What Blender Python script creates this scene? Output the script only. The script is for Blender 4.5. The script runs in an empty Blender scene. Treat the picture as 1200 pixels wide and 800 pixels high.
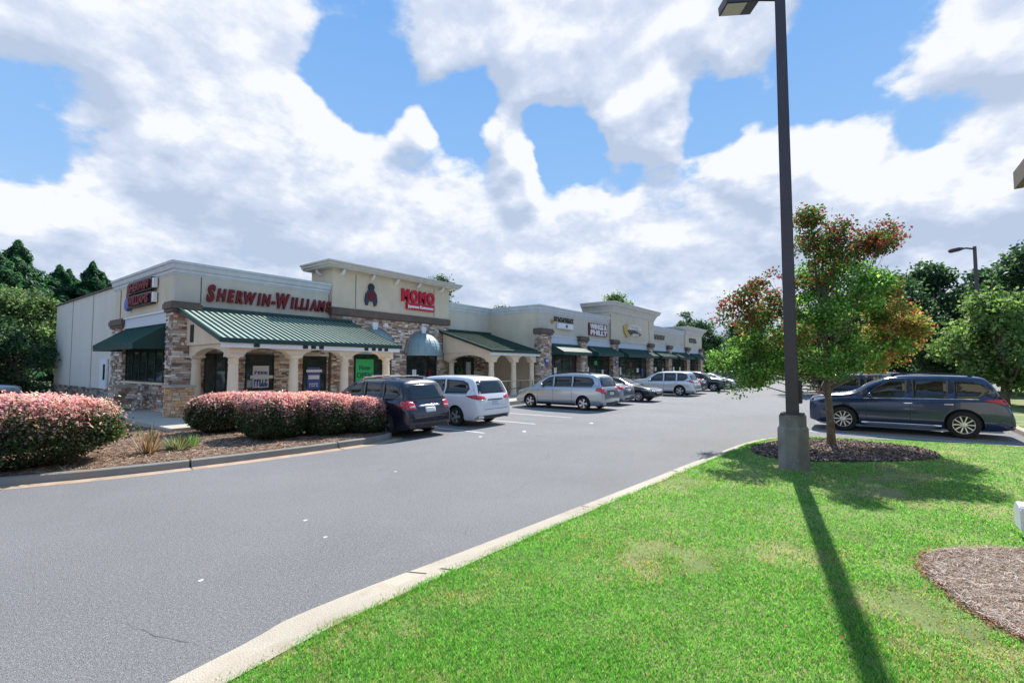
import bpy, bmesh, math, random
import numpy as np
from mathutils import Vector, Matrix
from mathutils.bvhtree import BVHTree
R = math.radians
rng = np.random.default_rng(7); random.seed(7)
S = bpy.context.scene
# ------------------------------------------------------------------ camera
cam = bpy.data.objects.new('camera', bpy.data.cameras.new('camera')); S.collection.objects.link(cam); S.camera = cam
cam.data.sensor_width = 36; cam.data.lens = 36*556/1200; cam.data.clip_end = 3000; cam.data.clip_start = .05
YAW = R(36.7); PITCH = math.atan(29/556)
cam.location = (0, 0, 2.1)
cam.rotation_euler = (R(90)+PITCH, 0, YAW-R(90))   # X runs along the shops, Y runs towards them
S.render.resolution_x = 1024; S.render.resolution_y = 682
S.view_settings.view_transform = 'Standard'; S.view_settings.look = 'None'
S.view_settings.exposure = 0.62; S.view_settings.gamma = 1
# ------------------------------------------------------------------ sun and sky
SUN_AZ = math.atan2(1.14, 6.76); SUN_EL = R(47)
sd = Vector((math.cos(SUN_EL)*math.cos(SUN_AZ), math.cos(SUN_EL)*math.sin(SUN_AZ), math.sin(SUN_EL)))
sun = bpy.data.objects.new('sun', bpy.data.lights.new('sun', 'SUN')); S.collection.objects.link(sun)
sun.data.energy = 4.9; sun.data.angle = R(.53); sun.data.color = (1, .95, .87)
sun.rotation_euler = sd.to_track_quat('Z', 'Y').to_euler()
W = bpy.data.worlds.new('World'); S.world = W; W.use_nodes = True
wt = W.node_tree; wn = wt.nodes; wl = wt.links
bg = wn['Background']; bg.inputs['Strength'].default_value = .13
sky = wn.new('ShaderNodeTexSky'); sky.sky_type = 'NISHITA'; sky.sun_disc = False
sky.sun_elevation = SUN_EL; sky.sun_rotation = R(90)-SUN_AZ; sky.ozone_density = 3.0; sky.air_density = 1.0; sky.dust_density = .3

def density_group():
    g = bpy.data.node_groups.new('cloud_density', 'ShaderNodeTree')
    g.interface.new_socket('Vector', in_out='INPUT', socket_type='NodeSocketVector')
    g.interface.new_socket('Density', in_out='OUTPUT', socket_type='NodeSocketFloat')
    n = g.nodes; l = g.links
    gi = n.new('NodeGroupInput'); go = n.new('NodeGroupOutput')
    def vm(op, a, b=None):
        q = n.new('ShaderNodeVectorMath'); q.operation = op
        for i, v in ((0, a), (1, b)):
            if v is None: continue
            if hasattr(v, 'links') or hasattr(v, 'is_output'): l.new(v, q.inputs[i])
            else: q.inputs[i].default_value = v
        return q
    def m(op, a, b=None, c=None):
        q = n.new('ShaderNodeMath'); q.operation = op
        for i, v in ((0, a), (1, b), (2, c)):
            if v is None: continue
            if hasattr(v, 'is_output'): l.new(v, q.inputs[i])
            else: q.inputs[i].default_value = v
        return q.outputs[0]
    d = vm('NORMALIZE', gi.outputs[0]).outputs[0]
    sp = n.new('ShaderNodeSeparateXYZ'); l.new(d, sp.inputs[0])
    z = m('MAXIMUM', sp.outputs[2], 0.0)
    cb = n.new('ShaderNodeCombineXYZ')                      # puffs squashed a little in height, smaller towards the horizon
    kz = m('DIVIDE', 1.0, m('ADD', m('MULTIPLY', z, .9), .55))
    l.new(m('MULTIPLY', sp.outputs[0], kz), cb.inputs[0]); l.new(m('MULTIPLY', sp.outputs[1], kz), cb.inputs[1]); l.new(m('MULTIPLY', m('MULTIPLY', z, kz), 1.7), cb.inputs[2])
    P = cb.outputs[0]
    def noise(scale, det, rough, seed, src=P, dist=0):
        q = n.new('ShaderNodeTexNoise'); q.inputs['Scale'].default_value = scale; q.inputs['Detail'].default_value = det
        q.inputs['Roughness'].default_value = rough; q.inputs['Distortion'].default_value = dist
        a = vm('ADD', src, (seed, seed*1.7, seed*.3)); l.new(a.outputs[0], q.inputs['Vector']); return q
    warp = noise(3.5, 4, .6, 3.1)
    wv = vm('SCALE', vm('SUBTRACT', warp.outputs['Color'], (.5, .5, .5)).outputs[0]); wv.inputs['Scale'].default_value = .16
    dd = vm('NORMALIZE', vm('ADD', d, wv.outputs[0]).outputs[0]).outputs[0]
    tot = None
    for (c, r, w) in CLOUDS:
        dt = vm('DOT_PRODUCT', dd, c)
        mr = n.new('ShaderNodeMapRange'); mr.interpolation_type = 'SMOOTHSTEP'
        l.new(dt.outputs['Value'], mr.inputs[0]); mr.inputs[1].default_value = math.cos(r); mr.inputs[2].default_value = 1.0
        mr.inputs[3].default_value = 0; mr.inputs[4].default_value = w
        tot = mr.outputs[0] if tot is None else m('ADD', tot, mr.outputs[0])
    n1 = noise(3.9, 7, .58, 4.3, dist=.1).outputs[0]
    n2 = noise(10.0, 8, .62, 1.2).outputs[0]
    e = n.new('ShaderNodeMapRange'); l.new(z, e.inputs[0]); e.inputs[1].default_value = .05; e.inputs[2].default_value = .42
    e.inputs[3].default_value = .50; e.inputs[4].default_value = -.12
    s = m('ADD', tot, e.outputs[0])
    s = m('ADD', s, m('MULTIPLY', m('SUBTRACT', n1, .5), 1.5))
    s = m('ADD', s, m('MULTIPLY', m('SUBTRACT', n2, .5), 1.3))
    l.new(s, go.inputs[0]); return g

def pdir(x, y):
    s = (x-600)/556; t = (400-y)/556
    f0 = Vector((math.cos(YAW), math.sin(YAW), 0)); r0 = Vector((math.sin(YAW), -math.cos(YAW), 0))
    f = f0*math.cos(PITCH)+Vector((0, 0, math.sin(PITCH))); u = -f0*math.sin(PITCH)+Vector((0, 0, math.cos(PITCH)))
    return tuple((f+r0*s+u*t).normalized())
# where the photograph's larger clouds stand in the sky: direction, angular radius, weight (negative = open blue)
CLOUDS = [(pdir(x, y), R(r), w) for x, y, r, w in [
    (200, 70, 15, .85), (40, 40, 8, .6), (330, 190, 12, .75), (150, 235, 12, .6), (420, 240, 12, .6), (30, 260, 9, .5),
    (700, 30, 12, 1.0), (550, 15, 8, .8), (640, 80, 6, .5), (880, 25, 8, .95), (800, 70, 6, .6), (1150, 50, 8, 1.1), (1110, 90, 4, .4), (1020, 72, 3.5, .75), (760, 150, 6, 1.35), (600, 165, 4.5, 1.1), (485, 150, 3.5, .8),
    (900, 170, 7, .9), (1010, 200, 8, .9), (940, 225, 9, .5), (1175, 190, 6, .8), (700, 280, 10, .5), (560, 270, 10, .5), (850, 290, 10, .4), (1060, 270, 12, .5), (610, 210, 4, .5),
    (50, 130, 7, -1.0), (0, 175, 5, -.7), (425, 105, 6, -1.0), (395, 60, 3, -.4), (545, 125, 6, -.95), (665, 165, 6.5, -1.0), (650, 205, 4, -.6), (825, 125, 5, -.8), (940, 105, 6, -.9), (1045, 125, 7, -1.0), (1010, 25, 6, -.9), (1120, 150, 5, -.7), (730, 215, 4, -.5)]]
grp = density_group()
tc = wn.new('ShaderNodeTexCoord')
def gnode(vec):
    q = wn.new('ShaderNodeGroup'); q.node_tree = grp; wl.new(vec, q.inputs[0]); return q.outputs[0]
def wmath(op, a, b):
    q = wn.new('ShaderNodeMath'); q.operation = op
    for i, v in ((0, a), (1, b)):
        if hasattr(v, 'is_output'): wl.new(v, q.inputs[i])
        else: q.inputs[i].default_value = v
    return q.outputs[0]
D0 = gnode(tc.outputs['Generated'])
up = wn.new('ShaderNodeVectorMath'); up.operation = 'ADD'; wl.new(tc.outputs['Generated'], up.inputs[0]); up.inputs[1].default_value = (.015, .0, .05)
D1 = gnode(up.outputs[0])
mask = wn.new('ShaderNodeMapRange'); mask.interpolation_type = 'SMOOTHSTEP'; wl.new(D0, mask.inputs[0]); mask.inputs[1].default_value = -.10; mask.inputs[2].default_value = .36
shade = wn.new('ShaderNodeMapRange'); wl.new(wmath('SUBTRACT', D0, wmath('MULTIPLY', D1, .95)), shade.inputs[0]); shade.inputs[1].default_value = -.42; shade.inputs[2].default_value = .40
cr = wn.new('ShaderNodeValToRGB'); wl.new(shade.outputs[0], cr.inputs[0])
cr.color_ramp.elements[0].color = (2.55, 3.05, 3.95, 1); cr.color_ramp.elements[1].color = (4.75, 4.9, 5.15, 1)
cr.color_ramp.elements.new(.58).color = (3.45, 3.85, 4.65, 1)
mx = wn.new('ShaderNodeMix'); mx.data_type = 'RGBA'
skg = wn.new('ShaderNodeMix'); skg.data_type = 'RGBA'; skg.blend_type = 'MULTIPLY'; skg.inputs[0].default_value = 1; skg.inputs[7].default_value = (1.45, 1.6, 1.55, 1)
wl.new(sky.outputs[0], skg.inputs[6])
sx = wn.new('ShaderNodeSeparateXYZ'); wl.new(tc.outputs['Generated'], sx.inputs[0])
hzr = wn.new('ShaderNodeValToRGB'); wl.new(sx.outputs[2], hzr.inputs[0]); hzr.color_ramp.elements[0].position = .05; hzr.color_ramp.elements[0].color = (2.5, 3.5, 4.9, 1); hzr.color_ramp.elements[1].position = .62; hzr.color_ramp.elements[1].color = (1.0, 2.2, 4.45, 1)
hzr.color_ramp.elements.new(.33).color = (1.55, 2.8, 4.75, 1); hz_out = hzr.outputs[0]
dk = wn.new('ShaderNodeMix'); dk.data_type = 'RGBA'; dk.blend_type = 'DARKEN'; dk.inputs[0].default_value = 1; wl.new(hz_out, dk.inputs[7]); wl.new(skg.outputs[2], dk.inputs[6])
wl.new(mask.outputs[0], mx.inputs[0]); wl.new(dk.outputs[2], mx.inputs[6]); wl.new(cr.outputs[0], mx.inputs[7]); wl.new(mx.outputs[2], bg.inputs[0])

# ------------------------------------------------------------------ materials
MATS = {}
def mat(name, col, rough=.7, metal=0, var=.12, scale=3., bump=0., bscale=40., coat=0, spec=.5, world=True, attr=None, stain=None, streak=0):
    if name in MATS: return MATS[name]
    m = bpy.data.materials.new(name); m.use_nodes = True; t = m.node_tree; n = t.nodes; l = t.links
    b = n['Principled BSDF']; b.inputs['Roughness'].default_value = rough; b.inputs['Metallic'].default_value = metal
    b.inputs['Coat Weight'].default_value = coat; b.inputs['Coat Roughness'].default_value = .04; b.inputs['Specular IOR Level'].default_value = spec
    tcn = n.new('ShaderNodeNewGeometry' if world else 'ShaderNodeTexCoord'); src = tcn.outputs['Position' if world else 'Object']
    def noise(sc, det=4, st=None):
        q = n.new('ShaderNodeTexNoise'); q.inputs['Scale'].default_value = sc; q.inputs['Detail'].default_value = det
        if st:
            mp = n.new('ShaderNodeMapping'); mp.inputs['Scale'].default_value = st; l.new(src, mp.inputs[0]); l.new(mp.outputs[0], q.inputs['Vector'])
        else: l.new(src, q.inputs['Vector'])
        return q.outputs[0]
    if attr:
        a = n.new('ShaderNodeAttribute'); a.attribute_name = attr; c = a.outputs['Color']
    else:
        rg = n.new('ShaderNodeRGB'); rg.outputs[0].default_value = (*col, 1); c = rg.outputs[0]
    if var:
        mr = n.new('ShaderNodeMapRange'); l.new(noise(scale, 6), mr.inputs[0]); mr.inputs[1].default_value = .25; mr.inputs[2].default_value = .75
        mr.inputs[3].default_value = 1-var; mr.inputs[4].default_value = 1+var
        q = n.new('ShaderNodeVectorMath'); q.operation = 'SCALE'; l.new(c, q.inputs[0]); l.new(mr.outputs[0], q.inputs['Scale']); c = q.outputs[0]
    if streak:
        mr = n.new('ShaderNodeMapRange'); l.new(noise(1.6, 5, (1.6, 1.6, .12)), mr.inputs[0]); mr.inputs[1].default_value = .35; mr.inputs[2].default_value = .7
        mr.inputs[3].default_value = 1; mr.inputs[4].default_value = 1-streak
        q = n.new('ShaderNodeVectorMath'); q.operation = 'SCALE'; l.new(c, q.inputs[0]); l.new(mr.outputs[0], q.inputs['Scale']); c = q.outputs[0]
    if stain:
        for (sc, lo, hi, scol, amt) in stain:
            mr = n.new('ShaderNodeMapRange'); l.new(noise(sc, 7), mr.inputs[0]); mr.inputs[1].default_value = lo; mr.inputs[2].default_value = hi
            mr.inputs[4].default_value = amt
            q = n.new('ShaderNodeMix'); q.data_type = 'RGBA'; l.new(mr.outputs[0], q.inputs[0]); l.new(c, q.inputs[6]); q.inputs[7].default_value = (*scol, 1); c = q.outputs[2]
    l.new(c, b.inputs['Base Color'])
    if bump:
        bp = n.new('ShaderNodeBump'); bp.inputs['Strength'].default_value = bump; bp.inputs['Distance'].default_value = .02
        l.new(noise(bscale, 6), bp.inputs['Height']); l.new(bp.outputs[0], b.inputs['Normal'])
    MATS[name] = m; return m
def leafmat(name, trans=.35, rough=.55):
    m = bpy.data.materials.new(name); m.use_nodes = True; t = m.node_tree; n = t.nodes; l = t.links
    b = n['Principled BSDF']; b.inputs['Roughness'].default_value = rough; b.inputs['Specular IOR Level'].default_value = .35
    a = n.new('ShaderNodeAttribute'); a.attribute_name = 'Col'; l.new(a.outputs['Color'], b.inputs['Base Color'])
    tr = n.new('ShaderNodeBsdfTranslucent'); q = n.new('ShaderNodeVectorMath'); q.operation = 'MULTIPLY'; l.new(a.outputs['Color'], q.inputs[0]); q.inputs[1].default_value = (1.6, 1.7, 1.0)
    l.new(q.outputs[0], tr.inputs[0]); ms = n.new('ShaderNodeMixShader'); ms.inputs[0].default_value = trans
    l.new(b.outputs[0], ms.inputs[1]); l.new(tr.outputs[0], ms.inputs[2]); l.new(ms.outputs[0], n['Material Output'].inputs[0]); return m
LEAF = leafmat('leaf', .45); GRASS = leafmat('grass_blade', .5, .6); LITTER = mat('litter', (1, 1, 1), .9, attr='Col', var=0)
def paint(name, col, metal=.55, rough=.32): return mat(name, col, rough, metal, var=.02, scale=1., coat=1., world=False)
stucco = mat('stucco_grey', (.61, .565, .475), .9, var=.07, scale=.8, bump=.25, bscale=90, streak=.06, stain=[(.7, .5, .8, (.44, .42, .38), .5)])
stucco_warm = mat('stucco_warm', (.68, .60, .46), .9, var=.07, scale=.8, bump=.25, bscale=90, streak=.06, stain=[(.7, .5, .8, (.50, .45, .37), .5)])
stucco_side = mat('stucco_side', (.72, .68, .60), .9, var=.06, scale=.6, bump=.2, bscale=80, streak=.06, stain=[(.6, .5, .8, (.55, .53, .49), .5)])
cream = mat('cream_paint', (.80, .67, .51), .8, var=.07, scale=1.5, bump=.12, bscale=60, streak=.08)
cornice_m = mat('cornice_paint', (.60, .64, .68), .6, var=.05, scale=2, streak=.12)
whitetrim = mat('white_trim', (.78, .79, .8), .6, var=.04)
bandm = mat('sign_band', (.62, .67, .74), .6, var=.04)
brown = mat('brown_trim', (.13, .095, .075), .7, var=.2)
green_metal = mat('dark_green_metal', (.008, .05, .042), .5, .0, var=.12, scale=2.5, spec=.5)
roof_green = mat('roof_green', (.46, .56, .46), .5, .15, var=.1, scale=1.2, streak=.06)
roof_seam = mat('roof_seam', (.02, .06, .045), .4, 0, var=.1)
bluegrey = mat('bluegrey_metal', (.24, .34, .37), .5, .1, var=.1, scale=2)
green_stripe = mat('awning_stripe', (.035, .13, .105), .5)
stone_m = mat('stone', (1, 1, 1), .9, attr='Col', var=.16, scale=14, bump=.5, bscale=35)
mortar = mat('mortar', (.30, .26, .23), .95, var=.2, scale=10)
glass = mat('dark_glass', (.008, .012, .013), .04, 0, var=0, spec=.8)
glass_shop = mat('shop_glass', (.03, .042, .042), .05, 0, var=.5, scale=2.5, spec=.8)
frame_dark = mat('dark_frame', (.02, .02, .02), .45, .3, var=.1)
black = mat('black_plastic', (.015, .015, .016), .55, 0, var=.1, world=False)
tyre_m = mat('tyre_rubber', (.018, .018, .018), .85, 0, var=.15, world=False, bump=.2)
rim_m = mat('alloy', (.62, .63, .65), .28, .85, var=.03, world=False)
chrome = mat('chrome', (.75, .76, .78), .12, 1, var=0, world=False)
red_lens = mat('red_lens', (.55, .01, .015), .12, 0, var=.1, world=False, coat=1)
clear_lens = mat('clear_lens', (.55, .57, .6), .08, .3, var=.15, scale=12, world=False, coat=1)
plate_m = mat('licence_plate', (.55, .58, .62), .5, 0, var=.12, scale=20, world=False)
asphalt = mat('asphalt', (.222, .221, .222), .88, 0, var=.13, scale=.35, bump=.9, bscale=120, spec=.35,
              stain=[(1.3, .52, .75, (.25, .255, .265), .55), (.23, .5, .8, (.185, .19, .20), .6), (95, .55, .75, (.38, .38, .39), .55), (130, .56, .72, (.07, .072, .08), .55), (42, .50, .62, (.32, .322, .33), .7), (55, .52, .64, (.11, .112, .118), .7)])
concrete = mat('concrete', (.46, .41, .33), .9, 0, var=.16, scale=1.1, bump=.5, bscale=70, stain=[(2.2, .5, .72, (.28, .22, .16), .6), (60, .55, .8, (.25, .22, .19), .5)])
kerb_grey = mat('kerb_grey', (.26, .25, .225), .9, 0, var=.22, scale=2, bump=.5, bscale=50, stain=[(1.0, .5, .7, (.24, .13, .075), .6)])
walk_m = mat('sidewalk_concrete', (.46, .42, .36), .9, 0, var=.1, scale=1.2, bump=.3, bscale=60)
dust = mat('red_dust_gutter', (.42, .30, .21), .95, 0, var=.25, scale=3, bump=.3, bscale=60)
white_paint = mat('road_paint', (.66, .66, .64), .8, 0, var=.18, scale=8, stain=[(25, .5, .7, (.25, .25, .25), .6)])
lawn_m = mat('lawn_soil', (.15, .21, .065), .95, 0, var=.3, scale=2.2, bump=.6, bscale=60, stain=[(.9, .46, .62, (.36, .30, .16), .8), (4, .55, .75, (.04, .09, .02), .6), (40, .52, .7, (.16, .19, .05), .6)])
ground_m = mat('far_ground', (.10, .13, .05), .95, 0, var=.3, scale=.3)
straw_m = mat('straw_soil', (.24, .17, .12), .95, 0, var=.3, scale=5, bump=.8, bscale=40)
mulch_m = mat('mulch_soil', (.10, .07, .055), .95, 0, var=.35, scale=8, bump=.8, bscale=40)
bark = mat('bark', (.16, .125, .10), .9, 0, var=.35, scale=6, bump=.8, bscale=25, stain=[(9, .52, .7, (.30, .28, .22), .6)])
pole_m = mat('bronze_pole', (.075, .062, .072), .38, .4, var=.1, scale=2)
base_m = mat('pole_base_concrete', (.27, .25, .225), .9, 0, var=.2, scale=5, bump=.6, bscale=40, stain=[(22, .64, .68, (.5, .48, .44), .7), (2.2, .45, .75, (.13, .11, .095), .7)])
redsign = mat('sign_red', (.17, .003, .010), .6, 0, var=.05)
pinksign = mat('sign_pink_red', (.55, .008, .04), .6, 0, var=.05)
whitesign = mat('sign_white', (.82, .82, .82), .5, 0, var=.03)
blacksign = mat('sign_black', (.02, .02, .025), .5, 0, var=.05)
bluesign = mat('sign_blue', (.05, .10, .42), .5, 0, var=.15, scale=9)
greensign = mat('sign_green', (.03, .45, .13), .5, 0, var=.05)
goldsign = mat('sign_gold', (.55, .38, .08), .5, 0, var=.05)

# ------------------------------------------------------------------ helpers
def col(o): S.collection.objects.link(o); return o
def thing(name, label, cat, loc=(0, 0, 0), rz=0, group=None):
    o = col(bpy.data.objects.new(name, None)); o.empty_display_size = .3; o.location = loc; o.rotation_euler = (0, 0, rz)
    o['label'] = label; o['category'] = cat
    if group: o['group'] = group
    return o
def tag(o, label=None, cat=None, group=None, kind=None):
    for k, v in (('label', label), ('category', cat), ('group', group), ('kind', kind)):
        if v: o[k] = v
    return o
def mesh_obj(name, verts, faces, m, parent=None, smooth=False):
    me = bpy.data.meshes.new(name); me.from_pydata([tuple(v) for v in verts], [], faces); me.validate()
    bm = bmesh.new(); bm.from_mesh(me); bmesh.ops.recalc_face_normals(bm, faces=bm.faces); bm.to_mesh(me); bm.free()
    ms = m if isinstance(m, (list, tuple)) else [m]
    for x in ms: me.materials.append(x)
    if smooth: me.shade_smooth()
    o = col(bpy.data.objects.new(name, me))
    if parent: o.parent = parent
    return o
class MB:
    def __init__(s): s.v = []; s.f = []
    def add(s, v, f):
        k = len(s.v); s.v += [tuple(q) for q in v]; s.f += [tuple(i+k for i in g) for g in f]; return s
    def box(s, a, b, rot=None, piv=None):
        (x0, y0, z0), (x1, y1, z1) = a, b
        v = [(x0, y0, z0), (x1, y0, z0), (x1, y1, z0), (x0, y1, z0), (x0, y0, z1), (x1, y0, z1), (x1, y1, z1), (x0, y1, z1)]
        if rot:
            p = Vector(piv) if piv else Vector(((x0+x1)/2, (y0+y1)/2, (z0+z1)/2)); v = [tuple(rot @ (Vector(q)-p)+p) for q in v]
        return s.add(v, [(0, 3, 2, 1), (4, 5, 6, 7), (0, 1, 5, 4), (1, 2, 6, 5), (2, 3, 7, 6), (3, 0, 4, 7)])
    def tube(s, pts, rads, n=8, cap=True):
        pts = [Vector(p) for p in pts]
        if not hasattr(rads, '__len__'): rads = [rads]*len(pts)
        rings = []; k = len(s.v); x = None
        for i, p in enumerate(pts):
            d = (pts[min(i+1, len(pts)-1)]-pts[max(i-1, 0)]).normalized()
            if x is None: x = d.orthogonal().normalized()
            x = (x-d*x.dot(d)).normalized(); y = d.cross(x)
            s.v += [tuple(p+(x*math.cos(2*math.pi*j/n)+y*math.sin(2*math.pi*j/n))*rads[i]) for j in range(n)]
        for i in range(len(pts)-1):
            for j in range(n):
                a = k+i*n+j; b = k+i*n+(j+1) % n; s.f.append((a, b, b+n, a+n))
        if cap: s.f.append(tuple(k+j for j in range(n))[::-1]); s.f.append(tuple(k+(len(pts)-1)*n+j for j in range(n)))
        return s
    def lathe(s, prof, c=(0, 0, 0), n=16, axis='z'):
        k = len(s.v)
        for r, h in prof:
            for j in range(n):
                a = 2*math.pi*(j+.5)/n; p = (r*math.cos(a), r*math.sin(a), h)
                if axis == 'x': p = (h, r*math.cos(a), r*math.sin(a))
                s.v.append((p[0]+c[0], p[1]+c[1], p[2]+c[2]))
        for i in range(len(prof)-1):
            for j in range(n):
                a = k+i*n+j; b = k+i*n+(j+1) % n; s.f.append((a, b, b+n, a+n))
        s.f.append(tuple(k+j for j in range(n))[::-1]); s.f.append(tuple(k+(len(prof)-1)*n+j for j in range(n)))
        return s
    def prism(s, poly, vec):
        n = len(poly); vec = Vector(vec); v = [Vector(p) for p in poly]+[Vector(p)+vec for p in poly]
        return s.add(v, [tuple(range(n))[::-1], tuple(range(n, 2*n))]+[(i, (i+1) % n, (i+1) % n+n, i+n) for i in range(n)])
    def build(s, name, m, parent=None, smooth=False): return mesh_obj(name, s.v, s.f, m, parent, smooth)
def box(name, a, b, m, parent=None): return MB().box(a, b).build(name, m, parent)
def bevel(o, w=.01, seg=2):
    bm = bmesh.new(); bm.from_mesh(o.data); bmesh.ops.bevel(bm, geom=bm.edges[:], offset=w, segments=seg, affect='EDGES'); bm.to_mesh(o.data); bm.free(); return o
def faces_obj(name, P, C, m, parent=None, nv=4):
    """P: (n*nv,3) vertices of n separate faces; C: (n,3) colours."""
    n = len(P)//nv; me = bpy.data.meshes.new(name)
    me.vertices.add(n*nv); me.vertices.foreach_set('co', np.ascontiguousarray(P, dtype=np.float32).ravel())
    me.loops.add(n*nv); me.loops.foreach_set('vertex_index', np.arange(n*nv, dtype=np.int32))
    me.polygons.add(n); me.polygons.foreach_set('loop_start', np.arange(0, n*nv, nv, dtype=np.int32)); me.polygons.foreach_set('loop_total', np.full(n, nv, dtype=np.int32))
    a = me.color_attributes.new('Col', 'FLOAT_COLOR', 'CORNER')
    cc = np.ones((n*nv, 4), dtype=np.float32); cc[:, :3] = np.repeat(C, nv, 0); a.data.foreach_set('color', cc.ravel())
    me.materials.append(m); me.update(calc_edges=True); me.validate()
    o = col(bpy.data.objects.new(name, me))
    if parent: o.parent = parent
    return o
def rand_unit(n):
    v = rng.normal(size=(n, 3)); return v/np.linalg.norm(v, axis=1, keepdims=True)
def leaf_faces(C, size, ratio=.6, upbias=.4, out=None):
    """pointed leaf quads (kite) at centres C facing random ways."""
    n = len(C); nrm = rand_unit(n)
    if out is not None: nrm = nrm+out*.9
    nrm[:, 2] += upbias; nrm /= np.linalg.norm(nrm, axis=1, keepdims=True)
    a = np.cross(nrm, rand_unit(n)); a /= np.linalg.norm(a, axis=1, keepdims=True)+1e-9; b = np.cross(nrm, a)
    s = (size*rng.uniform(.65, 1.3, n))[:, None]
    k = s*.12*nrm
    return np.stack([C-a*s*.5, C+b*s*.5*ratio-a*s*.05+k, C+a*s*.55, C-b*s*.5*ratio-a*s*.05+k], 1).reshape(-1, 3)
def palette(n, cols, w):
    c = np.array(cols, dtype=float); i = rng.choice(len(c), n, p=np.array(w)/sum(w)); return c[i]*rng.uniform(.75, 1.25, (n, 1))
def vnoise(x, y, s, seed=0):
    """smooth 2-D value noise 0..1"""
    g = np.random.default_rng(seed).random((64, 64)); x = np.asarray(x)/s; y = np.asarray(y)/s
    xi = np.floor(x).astype(int); yi = np.floor(y).astype(int); fx = x-xi; fy = y-yi; fx = fx*fx*(3-2*fx); fy = fy*fy*(3-2*fy)
    G = lambda i, j: g[i % 64, j % 64]
    return (G(xi, yi)*(1-fx)+G(xi+1, yi)*fx)*(1-fy)+(G(xi, yi+1)*(1-fx)+G(xi+1, yi+1)*fx)*fy
def in_poly(x, y, poly):
    r = np.zeros(len(x), bool); n = len(poly)
    for i in range(n):
        x0, y0 = poly[i]; x1, y1 = poly[(i+1) % n]
        if y0 == y1: continue
        c = ((y0 > y) != (y1 > y)) & (x < (x1-x0)*(y-y0)/(y1-y0)+x0); r ^= c
    return r
def smooth_path(P, n=6, closed=False):
    P = [np.array(p, float) for p in P]; out = []; N = len(P)
    for i in range(N if closed else N-1):
        p0 = P[(i-1) % N] if closed or i > 0 else P[0]; p1 = P[i]; p2 = P[(i+1) % N]; p3 = P[(i+2) % N] if closed or i+2 < N else P[-1]
        for k in range(n):
            t = k/n; out.append(.5*((2*p1)+(-p0+p2)*t+(2*p0-5*p1+4*p2-p3)*t*t+(-p0+3*p1-3*p2+p3)*t**3))
    if not closed: out.append(P[-1])
    return [tuple(float(c) for c in p) for p in out]
def sheet(name, poly, z, m, label=None, kind='structure', bumpy=0):
    bm = bmesh.new(); vs = [bm.verts.new((x, y, z)) for x, y in poly]; f = bm.faces.new(vs)
    bmesh.ops.triangulate(bm, faces=[f])
    me = bpy.data.meshes.new(name); bmesh.ops.recalc_face_normals(bm, faces=bm.faces)
    for f in bm.faces:
        if f.normal.z < 0: f.normal_flip()
    bm.to_mesh(me); bm.free(); me.materials.append(m)
    o = col(bpy.data.objects.new(name, me)); o['kind'] = kind
    if label: o['label'] = label
    return o
def slab(name, poly, z0, z1, m, parent=None):
    o = MB().prism([(x, y, z0) for x, y in poly], (0, 0, z1-z0)).build(name, m, parent); return o

# ------------------------------------------------------------------ ground, lot, kerbs
box('ground', (-700, -700, -.5), (900, 800, -.02), ground_m)['kind'] = 'structure'
sheet('parking_lot', [(-60, -70), (100, -70), (100, 17), (70, 17), (70, 60), (-60, 60)], 0, asphalt)
# shallow kerb and gutter round the lawn
KOUT = smooth_path([(-14, 3.1), (-4, 3.35), (1.26, 3.77), (2.3, 3.90), (4.3, 3.70), (8.0, 3.35), (12, 2.98), (14.3, 2.72), (15.6, 2.35), (16.45, 1.55), (16.85, .3), (17.25, -1.2), (17.85, -3.3)], 5)
KIN = smooth_path([(-14, 2.65), (-4, 2.9), (1.45, 3.34), (2.6, 3.37), (4.4, 3.28), (8.0, 2.99), (12, 2.64), (14.1, 2.38), (15.3, 2.02), (16.05, 1.36), (16.42, .25), (16.85, -1.2), (17.4, -3.5)], 5)
def kerb_strip(root, A, B, prof, m, name, seglen=3.0, gap=.02, fuse=None):
    """sweep a profile [(t across 0..1, z)] between two paths, cut into pieces with open joints."""
    A = [Vector((*p, 0)) for p in A]; B = [Vector((*p, 0)) for p in B]
    acc = 0; cur = [0]; pieces = []
    for i in range(1, len(A)):
        acc += (A[i]-A[i-1]).length; cur.append(i)
        if acc >= seglen or i == len(A)-1: pieces.append(cur); cur = [i]; acc = 0
    for pc in pieces:
        M = MB(); n = len(prof); rows = []
        jit = random.uniform(-.006, .006)
        for q, i in enumerate(pc):
            a, b = A[i].copy(), B[i].copy()
            if q == 0: d = (A[pc[1]]-A[pc[0]]).normalized()*gap; a += d; b += d
            if q == len(pc)-1: d = (A[pc[-1]]-A[pc[-2]]).normalized()*gap; a -= d; b -= d
            for t, z in prof:
                p = a.lerp(b, t); M.v.append((p.x, p.y, z+jit))
        for q in range(len(pc)-1):
            for j in range(n):
                x = q*n+j; y = q*n+(j+1) % n; M.f.append((x, y, y+n, x+n))
        M.f.append(tuple(range(n))); M.f.append(tuple((len(pc)-1)*n+j for j in range(n))[::-1])
        M.build(name, m, root)
kr = thing('lawn_kerb', 'pale', 'kerb'); del kr['category'], kr['label']; kr['kind'] = 'structure'
kerb_strip(kr, KOUT, KIN, [(0, -.1), (0, .012), (.5, .02), (.62, .07), (.7, .085), (1, .085), (1, -.1)], concrete, 'kerb_section', 2.6)
LAWN = [p for p in KIN]+[(17.4, -3.9), (24, -4.0), (60, -4.0), (60, -45), (-14, -45)]
lo = slab('lawn', LAWN, -.1, .075, lawn_m); lo['kind'] = 'structure'
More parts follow.
